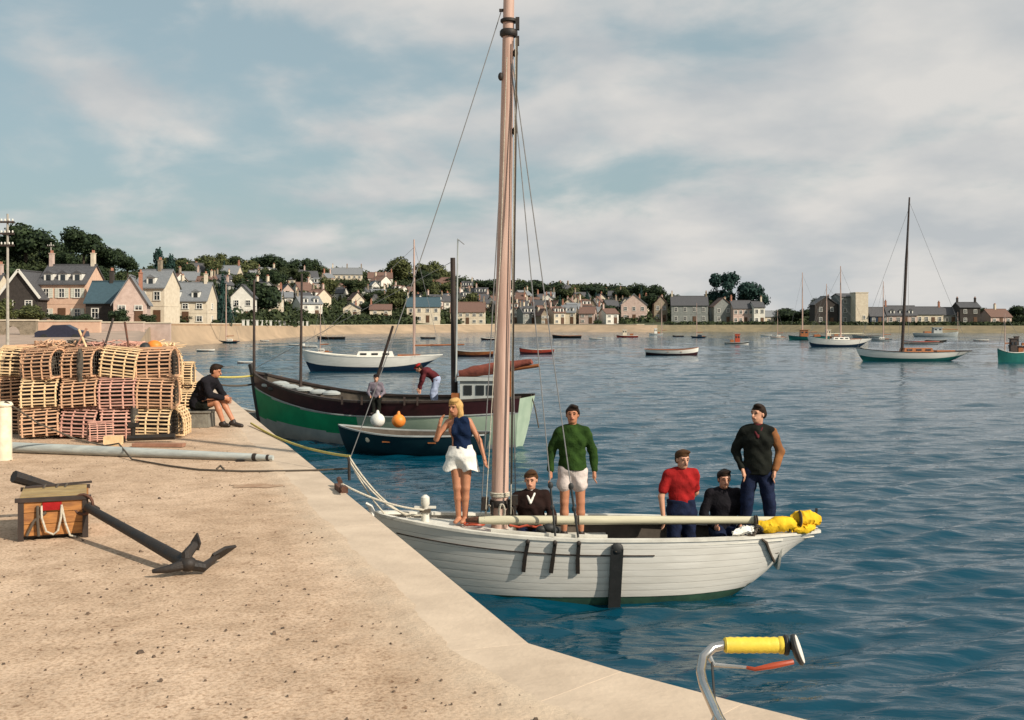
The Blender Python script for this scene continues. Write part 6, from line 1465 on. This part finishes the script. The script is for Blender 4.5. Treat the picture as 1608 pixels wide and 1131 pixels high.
# the wooden crate
cx0, cx1, cy0, cy1 = -4.45, -3.86, 9.86, 10.55; ct = QZ+.375
cr_ = thing('wooden_crate', 'weathered orange brown wooden crate with rope handles, left foreground', 'crate', ((cx0+cx1)/2,(cy0+cy1)/2,QZ))
W_ = cx1-cx0
for i in range(3):
    z = QZ+.055+.105*i
    part('plank', MB().box(((cx0+cx1)/2, cy0, z+.035), (W_, .02, .10)), 'crate_wood', cr_, world=True, smooth=False); part('plank', MB().box(((cx0+cx1)/2, cy1, z+.035), (W_, .02, .10)), 'crate_wood', cr_, world=True)
    for x in (cx0+.01, cx1-.01): part('plank', MB().box((x, (cy0+cy1)/2, z+.035), (.02, cy1-cy0-.024, .10)), 'crate_wood', cr_, world=True)
for x in (cx0+.025, cx1-.025):
    for y in (cy0-.012, cy1+.012): part('corner_batten', MB().box((x,y,QZ+.18), (.05,.02,.37)), 'dark_wood', cr_, world=True)
part('rim', MB().box(((cx0+cx1)/2, cy0-.006, ct-.012), (W_+.05,.05,.035)), 'dark_wood', cr_, world=True); part('rim', MB().box(((cx0+cx1)/2, cy1, ct-.012), (W_+.03,.04,.035)), 'dark_wood', cr_, world=True)
for i in range(5):
    y = cy0+.08+i*.135; part('lid_board', MB().box(((cx0+cx1)/2, y, ct+.004+.002*(i%2)), (W_-.03,.122,.016)), 'crate_top', cr_, world=True)
part('bottom', MB().box(((cx0+cx1)/2,(cy0+cy1)/2,QZ+.03), (W_-.05,cy1-cy0-.05,.02)), 'dark_wood', cr_, world=True)
part('lid_batten', MB().beam((cx0+.03,cy1-.12,ct+.022),(cx1+.03,cy1-.02,ct+.032),.03,.02), 'dark_wood', cr_, world=True)
for fx in (.36,.55,.68):
    x = lerp(cx0,cx1,fx); part('rope_tie', MB().tube([(x,cy1-.06,ct+.03),(x-.01,cy1-.13,ct+.025),(x-.02,cy1-.19,ct+.014)], .010, 6), 'rope_dark', cr_, world=True)
def loop(pts, r, m): part('rope_handle', MB().tube([Vector((x, cy0-.03-.02*abs(math.sin(i)), QZ+z)) for i, (x, z) in enumerate(pts)], r, 7), m, cr_, world=True)
xc = (cx0+cx1)/2
loop([(xc-.10,.31),(xc-.095,.2),(xc-.06,.08),(xc-.0,.045),(xc+.04,.08),(xc+.065,.2),(xc+.07,.31)], .010, 'rope')
loop([(xc-.13,.31),(xc-.13,.18),(xc-.12,.04)], .014, 'rope_dark'); loop([(xc-.06,.25),(xc-.16,.18),(xc-.22,.05)], .013, 'rope_dark'); loop([(xc+.07,.30),(xc+.10,.15),(xc+.14,.03),(xc+.19,.01)], .010, 'rope')
part('rag', MB().box((xc-.01,cy0-.022,QZ+.30), (.16,.02,.07)), 'red_cloth', cr_, world=True)
cr_.rotation_euler = (0,0,math.radians(21)); cr_.location.x -= .13; cr_.location.y += .08
single('iron_bar', 'dark iron bar sticking up behind the wooden crate', 'bar', MB().tube([(-4.28,11.35,QZ+.02), (-4.55,10.95,QZ+.30), (-4.82,10.62,QZ+.47)], [.03,.045,.06], 8), 'black_iron', (-4.28,11.35,QZ))
# the anchor
an = thing('anchor', 'large dark iron anchor lying on the quay, its shank against the crate', 'anchor', (-2.6,8.7,QZ))
C0 = Vector((-2.53,8.56,QZ+.085)); S0 = Vector((-3.86,9.98,QZ+.28))
part('shank', MB().tube([S0, S0.lerp(C0,.5), C0], [.038,.044,.056], 10), 'black_iron', an, world=True)
part('ring', MB().tube([S0+Vector((-.06+.09*math.cos(a), .05, .02+.09*math.sin(a))) for a in np.linspace(0,6.28,18)], .014, 6), 'rust', an, world=True)
A1 = Vector((-2.36,8.80,QZ+.10)); B1 = Vector((-2.50,8.68,QZ+.22))
part('arm', MB().tube([C0, C0+Vector((.12,.03,-.03)), C0+Vector((.15,.13,-.01)), A1], [.05,.040,.030,.020], 9), 'black_iron', an, world=True)
part('arm', MB().tube([C0, C0+Vector((-.01,.02,.07)), C0+Vector((.03,.09,.13)), B1], [.05,.044,.034,.022], 9), 'black_iron', an, world=True)
part('arm', MB().tube([C0, C0+Vector((-.13,-.10,-.02)), C0+Vector((-.24,-.10,-.035))], [.045,.03,.016], 9), 'black_iron', an, world=True)  # short dark spur low on the left of the crown
def fluke(p, d, side, s=.15):
    d = Vector(d).normalized(); side = Vector(side).normalized(); n_ = d.cross(side).normalized(); q = MB(); th = .012
    v = [p+d*s*1.1, p+side*s*.55+d*s*.1, p+side*s*.4-d*s*.7, p-side*s*.4-d*s*.7, p-side*s*.55+d*s*.1]
    q.add([x+n_*th for x in v]+[x-n_*th for x in v], [(0,1,2,3,4),(9,8,7,6,5)]+[(i,(i+1)%5+0 if (i+1) < 5 else 0,((i+1)%5)+5,i+5) for i in range(5)]); part('fluke', q, 'black_iron', an, world=True)
fluke(A1+Vector((.02,.03,.01)), (.6,.6,.25), (.4,-.5,.6), .13); fluke(B1, (.05,.15,.6), (1,-.3,0), .075)
part('crown_lump', MB().ell(C0+Vector((0,0,0)), (.075,.065,.06), 12, 8), 'black_iron', an, world=True)
# ------------------------------------------------------------ bicycle in the right foreground
bk = thing('bicycle', 'bicycle with yellow handlebar grip standing on the quay, only its handlebar in view', 'bicycle', (.62, 2.62, QZ))
gy_, gn_ = 2.66, 2.03    # depth of the far and the near grip
zg = CZ-(1012-HZ)*gy_/F; xa, xb = (1137-CX)*gy_/F, (1229-CX)*gy_/F
xs = (1086-CX)*2.40/F; zst = CZ-(1160-HZ)*2.42/F; yc_ = (gy_+gn_)/2
bar = [Vector((xb+.005,gy_,zg-.002)), Vector((xa,gy_,zg-.002)), Vector((xa-.030,gy_-.01,zg-.006)), Vector((xa-.058,gy_-.035,zg-.022)), Vector((xa-.070,gy_-.08,zg-.042)), Vector((xa-.072,gy_-.13,zg-.055)), Vector((xa-.072,yc_,zg-.065)),
       Vector((xa-.072,gn_+.12,zg-.055)), Vector((xa-.066,gn_+.06,zg-.030)), Vector((xa-.04,gn_,zg-.012)), Vector((xa,gn_,zg-.004)), Vector((xb,gn_,zg-.002))]
hb = part('handlebar', MB().tube(bar, .0115, 14), 'chrome', bk, world=True)
for y in (gy_, gn_):
    q = MB(); R_ = Matrix.Rotation(math.pi/2,3,'Y'); L_ = xb-xa
    prof = [(.0165,0),(.0195,.004)]+[(.0182+.0016*(i%2), .008+i*(L_-.02)/14) for i in range(15)]+[(.021,L_-.008),(.021,L_)]
    q.lathe((xa,y,zg-.002), prof, 18, R=R_); part('grip', q, 'yellow_grip', hb, world=True)
    q = MB(); q.lathe((xb+.002,y,zg-.002), [(.022,0),(.025,.004),(.024,.010),(.012,.014)], 16, R=R_); part('grip_end', q, 'black_rubber', hb, world=True)
q = MB(); Rm_ = Matrix.Rotation(math.radians(70),3,'Y') @ Matrix.Rotation(.25,3,'X'); pm_ = Vector((xb+.032,gy_-.01,zg-.010)); q.lathe(pm_, [(.020,-.010),(.036,-.004),(.038,.002),(.036,.006)], 22, R=Rm_); q.tube([pm_, Vector((xb,gy_,zg))], .006, 8); mi_ = part('mirror', q, 'black_rubber', hb, world=True)
q = MB(); q.lathe(pm_, [(.034,.0065),(.034,.008)], 22, R=Rm_); part('mirror_glass', q, 'trim_white', mi_, world=True)
q = MB(); q.tube([Vector((xa+.045,gy_-.03,zg-.046)), Vector((xa+.065,gy_-.045,zg-.046)), Vector((xb-.035,gy_-.05,zg-.036)), Vector((xb+.015,gy_-.04,zg-.030))], [.004,.005,.0075,.006], 8); part('brake_lever', q, 'red_paint', hb, world=True)
q = MB(); q.tube([Vector((xa-.045,gy_-.02,zg-.014)), Vector((xa-.03,gy_-.03,zg-.040)), Vector((xa+.05,gy_-.032,zg-.046))], [.009,.006,.004], 8); part('lever_bracket', q, 'chrome', hb, world=True)
q = MB(); q.tube([Vector((xa-.035,gy_-.03,zg-.03)), Vector((xa-.035,gy_-.06,zg-.10)), Vector((xa-.05,yc_+.08,zg-.22))], .003, 6); part('brake_cable', q, 'black_rubber', hb, world=True)
hx = xa-.085; q = MB(); q.tube([Vector((xa-.072,yc_,zg-.065)), Vector((hx,yc_,zg-.09)), Vector((hx+.02,yc_,zg-.26))], [.013,.016,.014], 10); part('stem', q, 'chrome', bk, world=True)
ht_, hbm = Vector((hx+.02,yc_,zg-.20)), Vector((hx-.03,yc_,zg-.42)); wr = .33; fwc = Vector((hx-.13,yc_,QZ+wr)); bbk = Vector((hx+.55,yc_,QZ+.29)); sadt = Vector((hx+.68,yc_,zg-.30)); rwc = Vector((hx+.98,yc_,QZ+wr))
for nm, a, b_, r in (('head_tube',ht_,hbm,.018),('top_tube',ht_,sadt+Vector((-.02,0,-.06)),.014),('down_tube',hbm,bbk,.016),('seat_tube',bbk,sadt,.015)): part(nm, MB().tube([a,b_], r, 10), 'cycle_paint', bk, world=True)
for sd in (-.05,.05):
    part('fork_blade', MB().tube([hbm+Vector((0,sd*.7,0)), fwc+Vector((.05,sd,.1)), fwc+Vector((0,sd,0))], [.012,.010,.008], 8), 'cycle_paint', bk, world=True)
    part('chain_stay', MB().tube([bbk+Vector((0,sd*.5,0)), rwc+Vector((0,sd,0))], .009, 8), 'cycle_paint', bk, world=True); part('seat_stay', MB().tube([sadt+Vector((-.02,sd*.4,-.08)), rwc+Vector((0,sd,0))], .008, 8), 'cycle_paint', bk, world=True)
for c_ in (fwc, rwc):
    q = MB(); R_ = Matrix.Rotation(math.pi/2,3,'X'); q.tube([c_+Vector((wr*.955*math.cos(a),0,wr*.955*math.sin(a))) for a in np.linspace(0,2*math.pi,41)], .017, 8, cap=False); wl = part('wheel', q, 'black_rubber', bk, world=True)
    q = MB(); q.tube([c_+Vector((wr*.90*math.cos(a),0,wr*.90*math.sin(a))) for a in np.linspace(0,2*math.pi,41)], .010, 6, cap=False); part('rim', q, 'chrome', wl, world=True)
    q = MB(); 
    for i in range(32): a = i*math.pi/16; q.tube([c_+Vector((.02*math.cos(a+.8),(-1)**i*.03,.02*math.sin(a+.8))), c_+Vector((wr*.9*math.cos(a),0,wr*.9*math.sin(a)))], .0012, 3, cap=False)
    q.lathe(c_, [(.02,-.035),(.02,.035)], 10, R=R_); part('spokes', q, 'chrome', wl, world=True, kind='stuff')
q = MB(); q.ell(sadt+Vector((.05,0,.05)), (.09,.08,.03), 12, 8); q.ell(sadt+Vector((-.06,0,.05)), (.10,.03,.022), 12, 8); part('saddle', q, 'shoe_leather', bk, world=True)
q = MB(); q.tube([bbk+Vector((0,-.06,0)), bbk+Vector((.06,-.07,-.16))], .009, 6); q.box(bbk+Vector((.06,-.12,-.16)), (.07,.09,.02)); q.tube([bbk+Vector((0,.06,0)), bbk+Vector((-.06,.07,.16))], .009, 6); q.box(bbk+Vector((-.06,.12,.16)), (.07,.09,.02)); q.lathe(bbk, [(.09,-.05),(.09,-.044)], 24, R=Matrix.Rotation(math.pi/2,3,'X')); part('crank', q, 'chrome', bk, world=True)
part('kick_stand', MB().tube([bbk+Vector((.03,-.03,0)), Vector((bbk.x+.08,bbk.y-.22,QZ))], .009, 6), 'chrome', bk, world=True)
